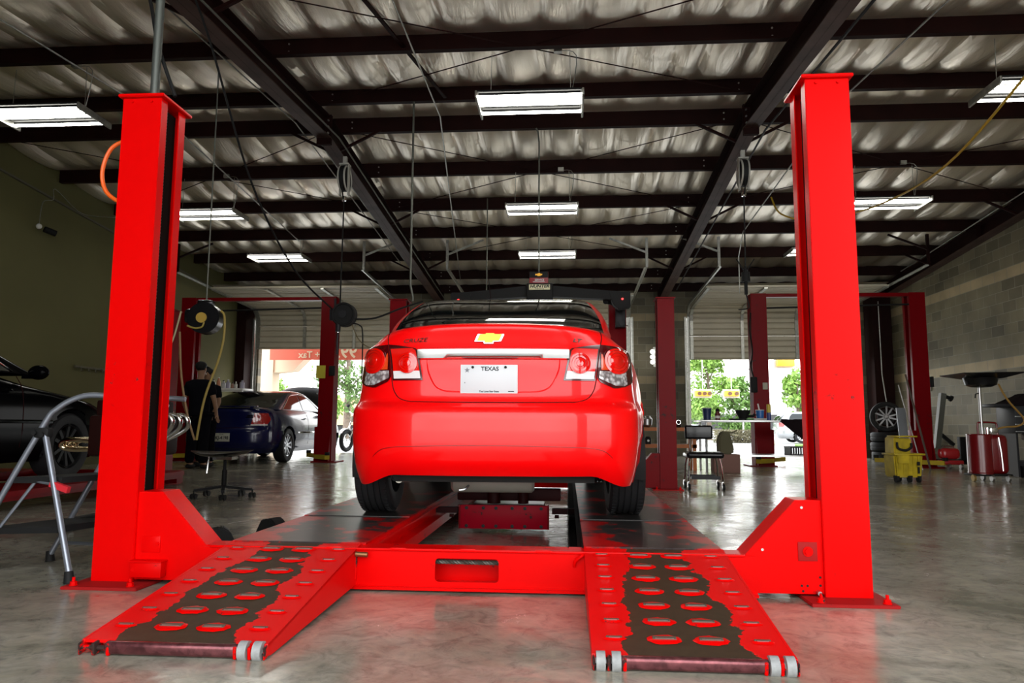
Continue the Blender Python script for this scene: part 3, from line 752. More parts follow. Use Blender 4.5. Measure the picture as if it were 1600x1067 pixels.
def wheel(parent, c, R=.33, w=.215, spokes=7, side=1, rim=None, tread=True, rimr=.62, simple=False, steer=0):
    """wheel about the x axis; side=+1 when its outer face looks towards +x"""
    W = bpy.data.objects.new('wheel', None); C.objects.link(W); W.parent = parent; W.location = c
    W.rotation_euler = (0, 0, steer)
    b = MB(); h = w / 2; rr = R * rimr
    prof = [(rr, -h * .92), (R * .80, -h), (R * .93, -h * .97), (R * .985, -h * .82), (R, -h * .6)]
    if tread:
        for q in (-.52, -.20, .16, .5):
            prof += [(R, h * (q - .05)), (R * .975, h * (q - .035)), (R * .975, h * (q + .035)), (R, h * (q + .05))]
    prof += [(R, h * .6), (R * .985, h * .82), (R * .93, h * .97), (R * .80, h), (rr, h * .92), (rr * .97, h * .6), (rr * .97, -h * .6), (rr, -h * .92)]
    b.lathe(prof, axis=(1, 0, 0), seg=28 if simple else 56, cap=False)
    if tread and not simple:
        for q in range(56):
            a = 2 * PI * q / 56
            for x0, x1 in ((-.85, -.6), (.6, .85)):
                cc = V(((x0 + x1) / 2 * h, math.cos(a) * R * .99, math.sin(a) * R * .99))
                b.box(cc, (h * .22, R * .055, R * .022), rot=Matrix.Rotation(a - PI / 2, 3, 'X'))
    b.build('tire', mat('tire_rubber', (.018, .018, .019), .55, bump=.15, bscale=60), W)
    rim = rim or M_alu; b = MB(); s = side
    b.lathe([(rr * .985, -s * h * .7), (rr * .97, s * h * .5), (rr * .93, s * h * .86), (rr * .88, s * h * .8), (rr * .86, s * h * .3)], axis=(1, 0, 0), seg=40, cap=False)
    b.lathe([(.03, s * h * .75), (.05, s * h * .7), (.065, s * h * .45), (.065, 0)], axis=(1, 0, 0), seg=20)
    for q in range(spokes):
        a = 2 * PI * q / spokes; d = V((0, math.cos(a), math.sin(a))); t = V((0, -math.sin(a), math.cos(a)))
        for u in ((-.5, .5) if spokes < 7 else (0,)):
            p0 = V((s * h * .55, 0, 0)) + d * .05 + t * u * .03; p1 = V((s * h * .72, 0, 0)) + d * rr * .93 + t * u * .10 * rr / .2
            b.bar(p0, p1, .035 if spokes < 7 else .042, .02, up=(s, 0, 0))
    b.build('rim', rim, W)
    b = MB(); b.cyl((s * h * .1, 0, 0), (-s * h * .3, 0, 0), rr * .7, seg=28); b.build('brake_disc', mat('disc_iron', (.03, .028, .026), .6), W)
    return W
def car_interior_floor(o, L, w, z0, y0, m):
    b = MB(); b.box((0, L / 2, z0), (w, L - .5, .04)); b.build('underbody', m, o)

# --------------------------------------------------------------- the red sedan on the lift
CY, CX, CZ = 3.82, -.395, RT
car = thing('sedan', 'bright red compact sedan seen from behind, parked on the raised runways of the front lift', 'car', (CX, CY, CZ), .028)
paint = mat('car_red', (.86, .0012, .002), .32, coat=.42, spec=.2)
seam = mat('seam_shadow', (.02, .001, .001), .6)
rb = Body(
    yr=[(.20, .17), (.255, .10), (.30, .055), (.36, .018), (.45, 0), (.60, .0), (.635, .012), (.662, .05), (.68, .078), (.72, .090), (.80, .105), (.895, .122), (.93, .118), (.98, .100), (1.04, .080), (1.072, .068), (1.085, .075), (1.097, .10), (1.106, .155), (1.112, .24)],
    w=[(.20, .70), (.255, .745), (.30, .772), (.38, .795), (.50, .806), (.62, .806), (.672, .797), (.72, .790), (.82, .783), (.90, .778), (.96, .765), (1.0, .742), (1.03, .710), (1.06, .675), (1.085, .640), (1.097, .625), (1.106, .60), (1.112, .56)],
    ws=[(.20, .80), (.255, .85), (.30, .87), (.38, .893), (.50, .905), (.62, .908), (.72, .905), (.82, .892), (.90, .870), (.98, .825), (1.03, .775), (1.06, .735), (1.085, .70), (1.112, .66)],
    yf=[(.20, 4.46), (.30, 4.56), (.45, 4.60), (.62, 4.58), (.75, 4.50), (.85, 4.30), (.93, 3.95), (1.0, 3.55), (1.05, 3.35), (1.112, 3.2)], n=3.0, dr=.42, fl=.6)
ts = ease_ts(26, 64, 14)
zs = [.285, .292, .30, .32, .34, .36, .38, .40, .43, .46, .49, .52, .55, .58, .60, .618, .635, .648, .662, .672, .68, .70, .72, .75, .78, .81, .84, .87, .895, .915, .93, .955, .98, 1.0, 1.02, 1.04, 1.057, 1.072, 1.08, 1.085, 1.091, 1.097, 1.102, 1.106, 1.109, 1.112]
AX_R, AX_F, WR = .955, 3.64, .318
b = loft(rb, zs, ts, arches=((AX_R, WR + .015, .375), (AX_F, WR + .015, .375)))
for v in b.bm.verts:
    if v.co.z < .40 and v.co.y < 2:
        k = min(max((abs(v.co.x) - .52) / .2, 0), 1); v.co.z -= .062 * k * k * (3 - 2 * k) * (.40 - v.co.z) / .115
body = b.build('body', paint, car, smooth=40)
# bumper cover lower corner flares under the body (dark textured insert)
# greenhouse
gh = Body(
    yr=[(1.09, .30), (1.12, .44), (1.20, .62), (1.30, .88), (1.36, 1.05), (1.40, 1.18), (1.43, 1.30), (1.455, 1.44), (1.468, 1.60), (1.475, 1.9), (1.477, 2.25)],
    w=[(1.06, .66), (1.09, .668), (1.12, .68), (1.20, .675), (1.30, .655), (1.36, .632), (1.40, .617), (1.43, .602), (1.455, .572), (1.468, .52), (1.475, .42), (1.477, .30)],
    yf=[(1.02, 3.7), (1.09, 3.55), (1.20, 3.3), (1.30, 3.05), (1.40, 2.80), (1.43, 2.72), (1.455, 2.62), (1.47, 2.55), (1.477, 2.5)], n=5, dr=.32, df=.3, nf=4)
zg = [1.085, 1.10, 1.12, 1.15, 1.18, 1.21, 1.24, 1.27, 1.30, 1.33, 1.36, 1.38, 1.40, 1.415, 1.43, 1.443, 1.455, 1.463, 1.47, 1.474, 1.477]
b = loft(gh, zg, ease_ts(20, 24, 14)); b.build('roof', paint, car, smooth=40)
M_glass = mat('tinted_glass', (.004, .006, .006), .04, spec=.5)
b = MB(); rows = []
for q in range(22):
    z = 1.085 + (1.464 - 1.085) * q / 21
    rows.append((z, -smooth_tab(gh.w, z) * (.915 if z < 1.42 else .915 - (z - 1.42) * .6), smooth_tab(gh.w, z) * (.915 if z < 1.42 else .915 - (z - 1.42) * .6)))
rear_patch(b, gh, rows, N=40, off=.005); b.build('rear_window', M_glass, car, smooth=60)
b = MB()
z = 1.467; W0 = smooth_tab(gh.w, z) * .86
b.tube([(x, gh.rear(x, z) - .004, z + .002) for x in [W0 * (k / 12 - 1) for k in range(25)]], .003, seg=6); b.build('window_seal', M_black, car)
for sx in (-1, 1):   # side windows and windscreen
    b = MB()
    def fn(u, v):
        z = 1.10 + .29 * v; y0 = smooth_tab(gh.yr, z) + .50; y1 = smooth_tab(gh.yf, z) - .42
        return (sx * (smooth_tab(gh.w, z) + .004), y0 + (y1 - y0) * u, z)
    b.grid(fn, 20, 10); b.build('side_window', M_glass, car)
b = MB()
def fn(u, v):
    z = 1.06 + .36 * v; w = smooth_tab(gh.w, z) * .86; x = w * (2 * u - 1)
    q = min(abs(x) / smooth_tab(gh.w, z), .999); return (x, smooth_tab(gh.yf, z) - .3 + .3 * (1 - q ** 4) ** .25 + .006, z)
b.grid(fn, 24, 10); b.build('windscreen', M_glass, car)
# seams of the boot lid and bumper
b = MB()
for sx in (-1, 1):
    strip_on(b, rb, [(.585, 1.092), (.588, 1.05), (.580, .985), (.568, .90), (.560, .82), (.552, .775), (.54, .735), (.51, .695), (.465, .677), (.43, .672)], r=.0036, off=-.0018, sx=sx)
strip_on(b, rb, [(-.44, .6725), (-.3, .670), (-.15, .669), (0, .669), (.15, .669), (.3, .670), (.44, .6725)], r=.004, off=-.0018)
b.build('boot_seam', seam, car)
b = MB()
strip_on(b, rb, [(-.662, .30), (-.650, .36), (-.60, .412), (-.53, .432), (-.40, .439), (-.2, .444), (0, .445), (.2, .444), (.40, .439), (.53, .432), (.60, .412), (.650, .36), (.662, .30)], r=.0028, off=-.0012)
b.build('bumper_crease', mat('seam_red', (.30, .001, .001), .4), car)
# chrome strip over the plate
b = MB(); G = []
for q in range(5):
    z = [.903, .909, .934, .957, .963][q]; o_ = [.010, .024, .028, .024, .010][q]
    G.append([b.bm.verts.new((x, rb.rear(x, z) - o_, z)) for x in [-.410 + .820 * k / 30 for k in range(31)]])
for A, B_ in zip(G, G[1:]):
    for k in range(30): b._f([A[k], A[k + 1], B_[k + 1], B_[k]])
b._f([g[0] for g in G]); b._f([g[-1] for g in G][::-1])
b.build('chrome_strip', mat('polished_strip', (.86, .86, .86), .10, metal=1), car, smooth=50)
# plate recess (a shallow dish pressed into the lid) and plate
b = MB(); strip_on(b, rb, [(-.36, .905), (-.352, .84), (-.315, .765), (-.27, .735), (-.2, .727), (0, .724), (.2, .727), (.27, .735), (.315, .765), (.352, .84), (.36, .905)], r=.0045, off=-.0022, k=8)
b.build('recess_edge', paint, car)
PY_ = rb.rear(0, .80) - .016
pl = bpy.data.objects.new('license_plate', None); C.objects.link(pl); pl.parent = car; pl.location = (-.018, PY_, .795)
b = MB(); b.box((0, 0, 0), (.305, .004, .152), bev=.0015)
b.build('plate_blank', mat('plate_silver', (.58, .60, .62), .35), pl)
b = MB()
for s in (-1, 1): b.box((s * .151, -.0025, 0), (.003, .002, .15))
for s in (-1, 1): b.box((0, -.0025, s * .0745), (.304, .002, .003))
b.build('plate_rim', mat('plate_rim', (.62, .63, .64), .3), pl)
for s in (-1, 1):
    b = MB(); b.cyl((s * .088, -.002, .063), (s * .088, -.007, .063), .007, seg=14); b.cyl((s * .088, -.007, .063), (s * .088, -.0075, .063), .003, seg=6); b.build('plate_screw', M_black, pl)
M_ink = mat('ink', (.02, .025, .03), .5)
text_obj('state_name', 'TEXAS', M_ink, .031, .0006, pl, facing((.004, -.0028, .054)), bold=.0006, sx=1.05)
text_obj('motto', 'The Lone Star State', M_ink, .0125, .0005, pl, facing((.0, -.0028, -.0665)), bold=.0004, sx=1.05)
b = MB(); pts = []
for k in range(10):
    a = PI / 2 + k * PI / 5; r = .016 if k % 2 == 0 else .0065; pts.append((-.118 + math.cos(a) * r, -.0026, .047 + math.sin(a) * r))
b.prism(pts, (0, -.0006, 0)); b.build('star', mat('star_grey', (.16, .17, .19), .5), pl)
b = MB(); b.box((.118, -.0026, -.0655), (.032, .001, .004)); b.box((-.13, -.0026, -.020), (.003, .001, .007)); b.build('fine_print', M_ink, pl)
# bow-tie badge
def on_rear(x, z, d): return (x, rb.rear(x, z) - d, z)
BX, BZ = -.018, 1.018
def bow(b, s, d, t):
    o = [(-.079, -.023), (-.034, -.023), (-.034, -.035), (.026, -.035), (.026, -.023), (.070, -.023), (.079, .010), (.079, .023), (.034, .023), (.034, .035), (-.026, .035), (-.026, .023), (-.070, .023), (-.079, -.010)]
    o = [(-.080, -.021), (-.030, -.021), (-.030, -.033), (.022, -.033), (.022, -.021), (.062, -.021), (.082, .021), (.030, .021), (.030, .033), (-.022, .033), (-.022, .021), (-.062, .021)]
    b.prism([(BX + p[0] * s - 0.0, rb.rear(BX, BZ) - d, BZ + p[1] * s) for p in o], (0, -t, 0), bev=.0012)
b = MB(); bow(b, 1.0, .0, .006); bd = b.build('badge', M_chrome, car)
b = MB(); bow(b, .84, .005, .003); b.build('gold_bow', mat('badge_gold', (.72, .36, .03), .32, metal=.5), bd)
text_obj('model_name', 'CRUZE', M_chrome, .034, .0012, car, Matrix.Translation(V((-.425, rb.rear(.425, 1.01) - .006, 1.012))) @ Matrix.Rotation(-.21, 4, 'Z') @ Matrix.Rotation(PI / 2, 4, 'X'), shear=.25, bold=0, sx=1.3)
text_obj('trim_level', 'LT', M_chrome, .030, .0018, car, Matrix.Translation(V((.45, rb.rear(.45, 1.01) - .005, 1.014))) @ Matrix.Rotation(.22, 4, 'Z') @ Matrix.Rotation(PI / 2, 4, 'X'), shear=.3, bold=.0010, sx=1.35)
# tail lamps
M_lampdk = mat('lamp_bezel', (.055, .001, .002), .2, coat=1)
M_lampred = mat('lamp_red', (.72, .003, .001), .12, coat=1, emit=(1, .01, .0), estr=.0)
M_lampred2 = mat('lamp_red_deep', (.42, .001, .001), .14, coat=1)
def clear_mat():
    m = bpy.data.materials.new('lamp_clear'); n, l = nt(m); bb = n['Principled BSDF']; tc = n.new('ShaderNodeTexCoord')
    t = n.new('ShaderNodeTexVoronoi'); t.inputs['Scale'].default_value = 48; l.new(tc.outputs['Object'], t.inputs['Vector'])
    r = n.new('ShaderNodeValToRGB'); r.color_ramp.elements[0].color = (.85, .85, .85, 1); r.color_ramp.elements[1].color = (.22, .20, .20, 1); r.color_ramp.elements[0].position = .2; r.color_ramp.elements[1].position = .7
    l.new(t.outputs['Distance'], r.inputs['Fac']); l.new(r.outputs['Color'], bb.inputs['Base Color']); bb.inputs['Roughness'].default_value = .15; bb.inputs['Metallic'].default_value = .35; bb.inputs['Coat Weight'].default_value = 1
    bp = n.new('ShaderNodeBump'); bp.inputs['Strength'].default_value = .6; bp.inputs['Distance'].default_value = .004; l.new(t.outputs['Distance'], bp.inputs['Height']); l.new(bp.outputs['Normal'], bb.inputs['Normal'])
    return m
M_lampcl = clear_mat()
M_lampwh = mat('lamp_white', (.75, .72, .72), .12, coat=1)
def lamp(sx):
    # outer lamp on the wing
    xo = lambda z: lerp_tab([(.752, .66), (.765, .725), (.79, .766), (.83, .776), (.90, .773), (.95, .762), (.985, .735), (1.0, .69)], z)
    xi = lambda z: lerp_tab([(.752, .655), (.785, .576), (.81, .560), (.90, .570), (1.0, .583)], z)
    zt, zb_ = 1.0, .754
    O = bpy.data.objects.new('tail_lamp', None); C.objects.link(O); O.parent = car
    def rows(z0, z1, n, fi, fo): return [(z0 + (z1 - z0) * k / (n - 1), fi(z0 + (z1 - z0) * k / (n - 1)), fo(z0 + (z1 - z0) * k / (n - 1))) for k in range(n)]
    b = MB(); rear_patch(b, rb, rows(zb_, zt, 26, xi, xo), N=24, off=.006, sx=sx); b.build('bezel', M_lampdk, O, smooth=60)
    sh = lambda d: (lambda z: xi(z) + d, lambda z: xo(z) - d)
    fi, fo = sh(.013)
    clip = lambda z: .835 + .012 * math.cos((z - .8) * 20)
    # clear lower band with a wavy top that dips under the round lens
    cx, cz, cr = .682, .908, .078
    b = MB(); G = []
    for k in range(12):
        row = []
        for q in range(30):
            u = q / 29; zt2 = .846
            z = .768 + (zt2 - .768) * k / 11
            if z < .80: f0 = lerp_tab([(.768, .665), (.80, .585)], z)
            else: f0 = fi(z)
            x = f0 + (fo(z) - f0) * u
            row.append((z, x))
        G.append(row)
    VV = [[b.bm.verts.new((x * sx, rb.rear(x, z) - .0105, z)) for z, x in row] for row in G]
    for k in range(11):
        for q in range(29):
            z, x = G[k][q]
            if math.hypot(x - cx, z - cz) > cr - .012: b._f([VV[k][q], VV[k][q + 1], VV[k + 1][q + 1], VV[k + 1][q]])
    b.build('clear_lens', M_lampcl, O, smooth=60)
    # red round lens built of rings
    def round_lens(cx, cz, cr, squash, par, clipx=9):
        b = MB(); rings = []; prof = [(1.0, .012, 1), (.97, .020, 1), (.80, .024, 1), (.76, .017, 0), (.58, .020, 1), (.54, .012, 0), (.34, .016, 1), (.30, .020, 1), (.0, .024, 1)]
        n = 40
        for r_, d_, _ in prof:
            ring = []
            for q in range(n):
                a = 2 * PI * q / n; x = min(cx + math.cos(a) * cr * r_ * squash, clipx); z = cz + math.sin(a) * cr * r_
                ring.append(b.bm.verts.new((x * sx, rb.rear(x, z) - d_, z)))
            rings.append(ring)
        for k, (A, B_) in enumerate(zip(rings, rings[1:])):
            b.mi = 1 if prof[k + 1][2] == 0 or k in (4,) else 0
            for q in range(n): b._f([A[q], A[(q + 1) % n], B_[(q + 1) % n], B_[q]])
        return b.build('round_lens', [M_lampred, M_lampred2], par, smooth=30)
    round_lens(cx, cz, cr, 1.0, O, .768)
    b = MB(); rear_patch(b, rb, [(z, .582, .586 + (.945 - z) * .40) for z in (.852, .875, .90, .92, .94)], N=5, off=.010, sx=sx); b.build('amber_corner', mat('lamp_orange', (.65, .06, .01), .15, coat=1), O)
    # inner lamp on the boot lid
    I = bpy.data.objects.new('tail_lamp', None); C.objects.link(I); I.parent = car
    xi2 = lambda z: lerp_tab([(.79, .378), (.80, .380), (.965, .415), (.982, .49), (1.0, .575)], z)
    xo2 = lambda z: lerp_tab([(.79, .548), (.83, .554), (.90, .564), (1.0, .578)], z)
    b = MB(); rear_patch(b, rb, rows(.790, 1.0, 20, xi2, xo2), N=16, off=.006, sx=sx); b.build('bezel', M_lampdk, I, smooth=60)
    b = MB(); rear_patch(b, rb, rows(.842, .968, 10, lambda z: xi2(z) + .010, lambda z: xo2(z) - .008), N=12, off=.009, sx=sx); b.build('red_lens', M_lampred, I, smooth=60)
    b = MB(); rear_patch(b, rb, rows(.800, .842, 5, lambda z: xi2(z) + .010, lambda z: xo2(z) - .008), N=12, off=.009, sx=sx); b.build('reversing_lens', M_lampwh, I, smooth=60)
    round_lens(.470, .885, .058, 1.0, I)
for s in (-1, 1): lamp(s)
# underside: valance, silencer, pipes, arch liners
b = MB()
for (ay,) in ((AX_R,), (AX_F,)):
    for sx in (-1, 1):
        def fn(u, v): a = PI * (u * 1.16 - .08); return (sx * (.60 + .27 * v), ay + math.cos(a) * .385, WR + .015 + math.sin(a) * .385)
        b.grid(fn, 24, 2)
        def f2(u, v): a = PI * (u * 1.16 - .08); return (sx * .60, ay + math.cos(a) * .385 * v, WR + .015 + math.sin(a) * .385 * v)
        b.grid(f2, 24, 2)
b.build('arch_liner', M_black, car)
b = MB(); b.box((0, 2.3, .26), (1.1, 4.1, .04)); b.box((0, .95, .31), (1.2, .9, .05)); b.build('underbody', mat('underbody', (.02, .019, .018), .7), car)
b = MB(); b.cyl((-.235, .42, .255), (.205, .42, .255), .085, seg=28); b.cyl((-.25, .42, .255), (-.235, .42, .255), .07, .085, seg=28); b.cyl((.205, .42, .255), (.22, .42, .255), .085, .07, seg=28); b.build('silencer', mat('silencer_steel', (.32, .31, .27), .45, metal=.6, var=.15), car)
b = MB(); b.tube([(-.235, .45, .25), (-.34, .45, .25), (-.46, .40, .25), (-.52, .36, .25), (-.53, .28, .25)], .022, seg=12, k=5); b.build('tail_pipe', mat('pipe_steel', (.3, .28, .24), .35, metal=.9), car)
b = MB(); b.tube([(-.528, .31, .275), (-.532, .20, .272)], .028, seg=18, cap=False); b.build('pipe_tip', M_chrome, car); b = MB(); b.cyl((-.531, .23, .272), (-.531, .24, .272), .026, seg=16); b.build('pipe_bore', M_black, car)
for sx in (-1, 1):
    b = MB(); b.tube([(sx * .25, .9, .24), (sx * .62, .92, .28)], .03, seg=10); b.cyl((sx * .5, .86, .27), (sx * .52, .86, .55), .05, seg=14); b.tube([(sx * .30, .75, .22), (sx * .58, .95, .26)], .016, seg=8); b.build('suspension_arm', mat('rusty', (.05, .035, .025), .7), car)
    wheel(car, (sx * .778, AX_R, WR), R=WR, w=.215, side=sx, spokes=5)
    wheel(car, (sx * .778, AX_F, WR), R=WR, w=.215, side=sx, spokes=5)
b = MB(); b.tube([(-.14, .28, .22), (-.16, .26, .20), (-.19, .26, .195)], .006, seg=6, k=3); b.build('tow_hook', M_steel, car)
for sx in (-1, 1):
    b = MB(); b.sphere((sx * .97, 3.0, 1.02), .1, (1.0, .55, .72)); b.box((sx * .88, 3.0, 1.0), (.08, .05, .04)); b.build('door_mirror', paint, car)
b = MB(); b.tube([(-.13, 1.72, 1.452), (-.13, 1.60, 1.50), (-.13, 1.30, 1.64)], lambda t: .004 - .0025 * t, seg=6, k=4); b.cyl((-.13, 1.72, 1.44), (-.13, 1.72, 1.475), .035, .018, seg=14); b.build('roof_aerial', M_black, car)
b = MB(); b.tube([(0, rb.rear(0, 1.085) - .002, 1.112), (0, .3, 1.114)], .001, seg=4); b.build('lid_line', seam, car)

for sx in (-1, 1):
    for yy in (1.75, 2.72, 3.22):
        b = MB(); b.tube([(sx * (smooth_tab(rb.ws, z) + .0005), yy, z) for z in (.34, .5, .7, .85, .93, .99)], .004, seg=5); b.build('door_seam', seam, car)
    for yy in (1.98, 2.95 - .1):
        b = MB(); b.tube([(sx * .875, yy - .09, .86), (sx * .905, yy - .05, .865), (sx * .905, yy + .05, .865), (sx * .875, yy + .09, .86)], .011, seg=6); b.build('door_handle', paint, car)
def crown_deform(o):     # the boot lid and shoulders drop a little towards the sides
    for ch in o.children:
        if ch.type == 'MESH' and ch.name.split('.')[0] not in ('tire', 'rim'):
            oz = wm(ch).translation - wm(car).translation
            for v in ch.data.vertices:
                z = v.co.z + oz.z; x = v.co.x
                k = min(max((z - .93) / .14, 0), 1); k = k * k * (3 - 2 * k); f = 1 - min(max((z - 1.15) / .25, 0), 1)
                if v.co.y < 2.2: v.co.z -= .024 * k * f * min((x / .6) ** 2, 1.6)
        crown_deform(ch) if ch.name.startswith('tail_lamp') or ch.name.startswith('badge') else None
crown_deform(car)
# ------------------------------------------------------------------ hanging lights, reels, pipes
def fixture(x, y, label, z=4.27, n=4):
    F = thing('ceiling_light', label, 'light', (x, y, z), 0, 'fluorescent fixtures under the roof')
    b = MB(); b.box((0, 0, .04), (1.12, .56, .02), bev=.004); b.box((0, 0, .055), (1.0, .16, .03)); b.build('housing', mat('fixture_dimmed', (.014, .014, .014), .5, spec=.1), F)  # housing and reflectors coloured near-black to dim the glow between the tubes
    b = MB()
    for s in (-1, 1): b.box((s * .565, 0, .0), (.02, .60, .075), bev=.005)
    b.build('end_plate', M_galv, F) if False else None
    for s in (-1, 1):
        b = MB(); b.box((s * .567, 0, .0), (.022, .60, .075), bev=.005); b.build('end_plate', M_galv, F)
    for k, yy in enumerate((-.22, -.12, -.02, .20) if n == 4 else (-.20, -.10, .20)):
        b = MB(); b.cyl((-.55, yy, -.002), (.55, yy, -.002), .0175, seg=14); b.build('tube', M_tube, F)
        b = MB(); b.prism([(-.54, yy - .03, .002), (.54, yy - .03, .002), (.54, yy - .042, .022), (-.54, yy - .042, .022)], (0, .004, 0)); b.build('reflector', mat('reflector', (.014, .014, .014), .5, spec=.1), F)
    top = zb(y) - z + .01 if True else 0
    for s in (-1, 1):
        b = MB(); b.tube([(s * .44, 0, .07), (s * .43, 0, top)], .004, seg=5); b.build('hanger_wire', M_galv, F)
    b = MB(); b.box((.3, .0, top + .03), (.09, .06, .06)); b.tube([(.3, 0, top + .02), (.5, .0, top - .04), (.44, 0, .07)], .005, seg=5, k=4); b.build('junction_box', M_galv, F)
    return F
FX = {7.7: ('nearest', 4.24, 4), 11.5: ('middle', 4.19, 3), 14.6: ('farthest', 4.17, 3)}
for y, (w, z, n) in FX.items():
    for x, side in ((-5.95, 'over the left bay'), (-.39, 'over the red sedan'), (4.93, 'over the right bay')):
        fixture(x, y, f'white tube light {side}, the {w} of its row', z, n)
# round section: white spring balancers hanging at the rafters
def balancer(x, y, z, label, tool):
    B = thing('cord_reel', label, 'reel', (x, y, z), 0)
    b = MB()
    for s in (-1, 1): b.box((s * .055, 0, -.02), (.012, .09, .42), bev=.004)
    b.box((0, 0, .19), (.13, .12, .02), bev=.004); b.box((0, 0, .24), (.05, .05, .12)); b.build('bracket', mat('reel_cream', (.42, .41, .36), .45), B)
    b = MB(); b.cyl((-.04, 0, 0), (.04, 0, 0), .17, seg=32); b.build('drum', M_black, B)
    b = MB()
    for s in (-1, 1): b.torus((s * .04, 0, 0), .165, .012, (1, 0, 0), 32, 8)
    b.build('drum_flange', mat('reel_cream', (.42, .41, .36), .45), B)
    b = MB(); b.tube([(0, -.12, -.1), (0, -.05, -.26), (0, 0, -.3), (tool[0] - x, tool[1] - y, tool[2] - z)], .009, seg=6); b.build('cord', M_black, B)
    b = MB(); b.cyl((0, 0, -.24), (0, 0, -.30), .03, seg=12); b.build('cord_stop', M_chrome, B)
    return B
balancer(-2.93, 9.25, 3.98, 'cream cord reel on the left rafter, its cord dropping to the black hose reel', (-2.62, 8.25, 2.12))
balancer(2.24, 9.25, 3.95, 'cream cord reel hanging from the right rafter with a black pendant', (2.22, 9.2, 2.72))
P = thing('pendant_plug', 'black trailing socket with hook dangling on a cord before the right garage door', 'socket', (2.22, 9.2, 2.5))
b = MB(); b.cyl((0, 0, .04), (0, 0, .16), .055, .05, seg=16); b.cyl((0, 0, .16), (0, 0, .24), .03, .012, seg=12); b.build('socket', M_black, P)
b = MB(); b.tube([(0, 0, .04), (0, 0, -.12)], .022, seg=8); b.tube([(0, 0, -.12), (.03, 0, -.26), (.0, 0, -.30), (-.10, 0, -.31)], .008, seg=6, k=4); b.build('hook', M_black, P)
b = MB()
for s in (-1, 1): b.tube([(s * .02, 0, .18), (s * .09, 0, .30), (s * .11, 0, .33)], .008, seg=6, k=3)
b.build('clip', M_black, P)
# black cord reel hanging before the left door
P = thing('hose_reel', 'round black cord reel hung in mid air in front of the left garage door', 'reel', (-2.55, 8.2, 2.0))
b = MB(); b.cyl((0, -.05, 0), (0, .05, 0), .135, seg=36); b.torus((0, -.05, 0), .125, .014, (0, 1, 0)); b.torus((0, .05, 0), .125, .014, (0, 1, 0)); b.build('drum', M_black, P)
b = MB(); b.cyl((0, -.06, 0), (0, -.075, 0), .045, seg=20); b.build('hub', M_blackpl, P)
b = MB(); b.box((-.135, 0, .0), (.06, .08, .13), bev=.01); b.box((-.11, 0, .12), (.02, .03, .14)); b.build('guide_arm', M_blackpl, P)
b = MB(); b.cyl((-.055, -.04, -.12), (-.055, -.04, -.20), .032, .026, seg=14); b.tube([(-.055, -.04, -.2), (-.06, -.04, -.34), (-.058, -.04, -.46)], .012, seg=8); b.build('plug', M_blackpl, P)
b = MB(); b.tube([(.10, 0, -.10), (.18, 0, -.12), (.22, 0, -.22), (.225, 0, -.75)], .008, seg=6, k=5); b.build('lead', M_black, P)
b = MB(); b.cyl((-.053, -.045, -.205), (-.053, -.045, -.212), .01, seg=10); b.build('indicator', M_chrome, P)
o = MB().tube([(-2.42, 8.2, 1.95), (-2.2, 8.25, 1.97), (-1.95, 8.4, 2.1), (-1.72, 8.6, 2.22)], .011, seg=7, k=6).build('hose', M_black, loc=(-2.42, 8.2, 1.95)); tag(o, 'thick black hose curving from the black reel towards the centre lift post', 'hose')
o = MB().tube([(-2.44, 8.15, 1.88), (-2.35, 8.15, 1.70), (-2.2, 8.2, 1.62), (-2.0, 8.3, 1.74), (-1.85, 8.4, 1.92), (-1.72, 8.5, 1.94)], .006, seg=6, k=6).build('cable', mat('cable_tan', (.12, .09, .03), .6), loc=(-2.44, 8.15, 1.88)); tag(o, 'thin brown cable drooping right of the black hanging reel', 'cable')
# cable from the rafter to the black reel (long swag)
o = MB().tube([(-3.05, 5.3, 4.35), (-3.02, 5.7, 4.0), (-2.95, 6.5, 3.0), (-2.82, 7.3, 2.35), (-2.68, 8.15, 2.06)], .010, seg=7, k=8).build('swag_cable', M_black, loc=(-3.05, 5.3, 4.35)); tag(o, 'long black cable swooping down from the left rafter to the hanging reel', 'cable')
o = MB().tube([(-3.15, 4.6, 4.45), (-2.9, 4.3, 4.2), (-2.35, 3.75, 3.15), (-2.16, 3.55, 2.75), (-2.03, 3.52, 2.44)], .010, seg=7, k=8).build('power_cable', M_black, loc=(-3.15, 4.6, 4.45)); tag(o, 'black power cable dropping from the ceiling to the left post top', 'cable')
o = MB().tube([(-2.13, 3.5, 2.39), (-2.13, 3.5, zb(3.5) + .05)], .022, seg=12).build('conduit', mat('conduit_dark', (.10, .11, .10), .45, metal=.5), loc=(-2.13, 3.5, 2.39)); tag(o, 'dark grey conduit rising from the left front post to the roof', 'conduit')
o = MB().tube([(-2.235, 3.48, 2.20), (-2.33, 3.48, 2.15), (-2.37, 3.48, 2.03), (-2.34, 3.48, 1.92), (-2.24, 3.48, 1.85)], .0105, seg=10, k=8).build('air_hose', mat('orange_hose', (.85, .12, .01), .35), loc=(-2.235, 3.48, 2.2)); tag(o, 'bright orange air hose looped on the outside of the left front post', 'hose')
o = MB().tube([(4.3, 5.6, 4.35), (4.3, 6.6, 4.12), (4.35, 8.5, 3.75), (4.25, 10.2, 3.78), (3.9, 11.6, 3.98), (3.5, 12.0, 4.2), (3.4, 12.2, 4.55)], .014, seg=8, k=8).build('air_line', mat('yellow_hose', (.55, .33, .02), .45), loc=(4.3, 5.6, 4.35)); tag(o, 'yellow air hose swagging under the roof at the upper right', 'hose')
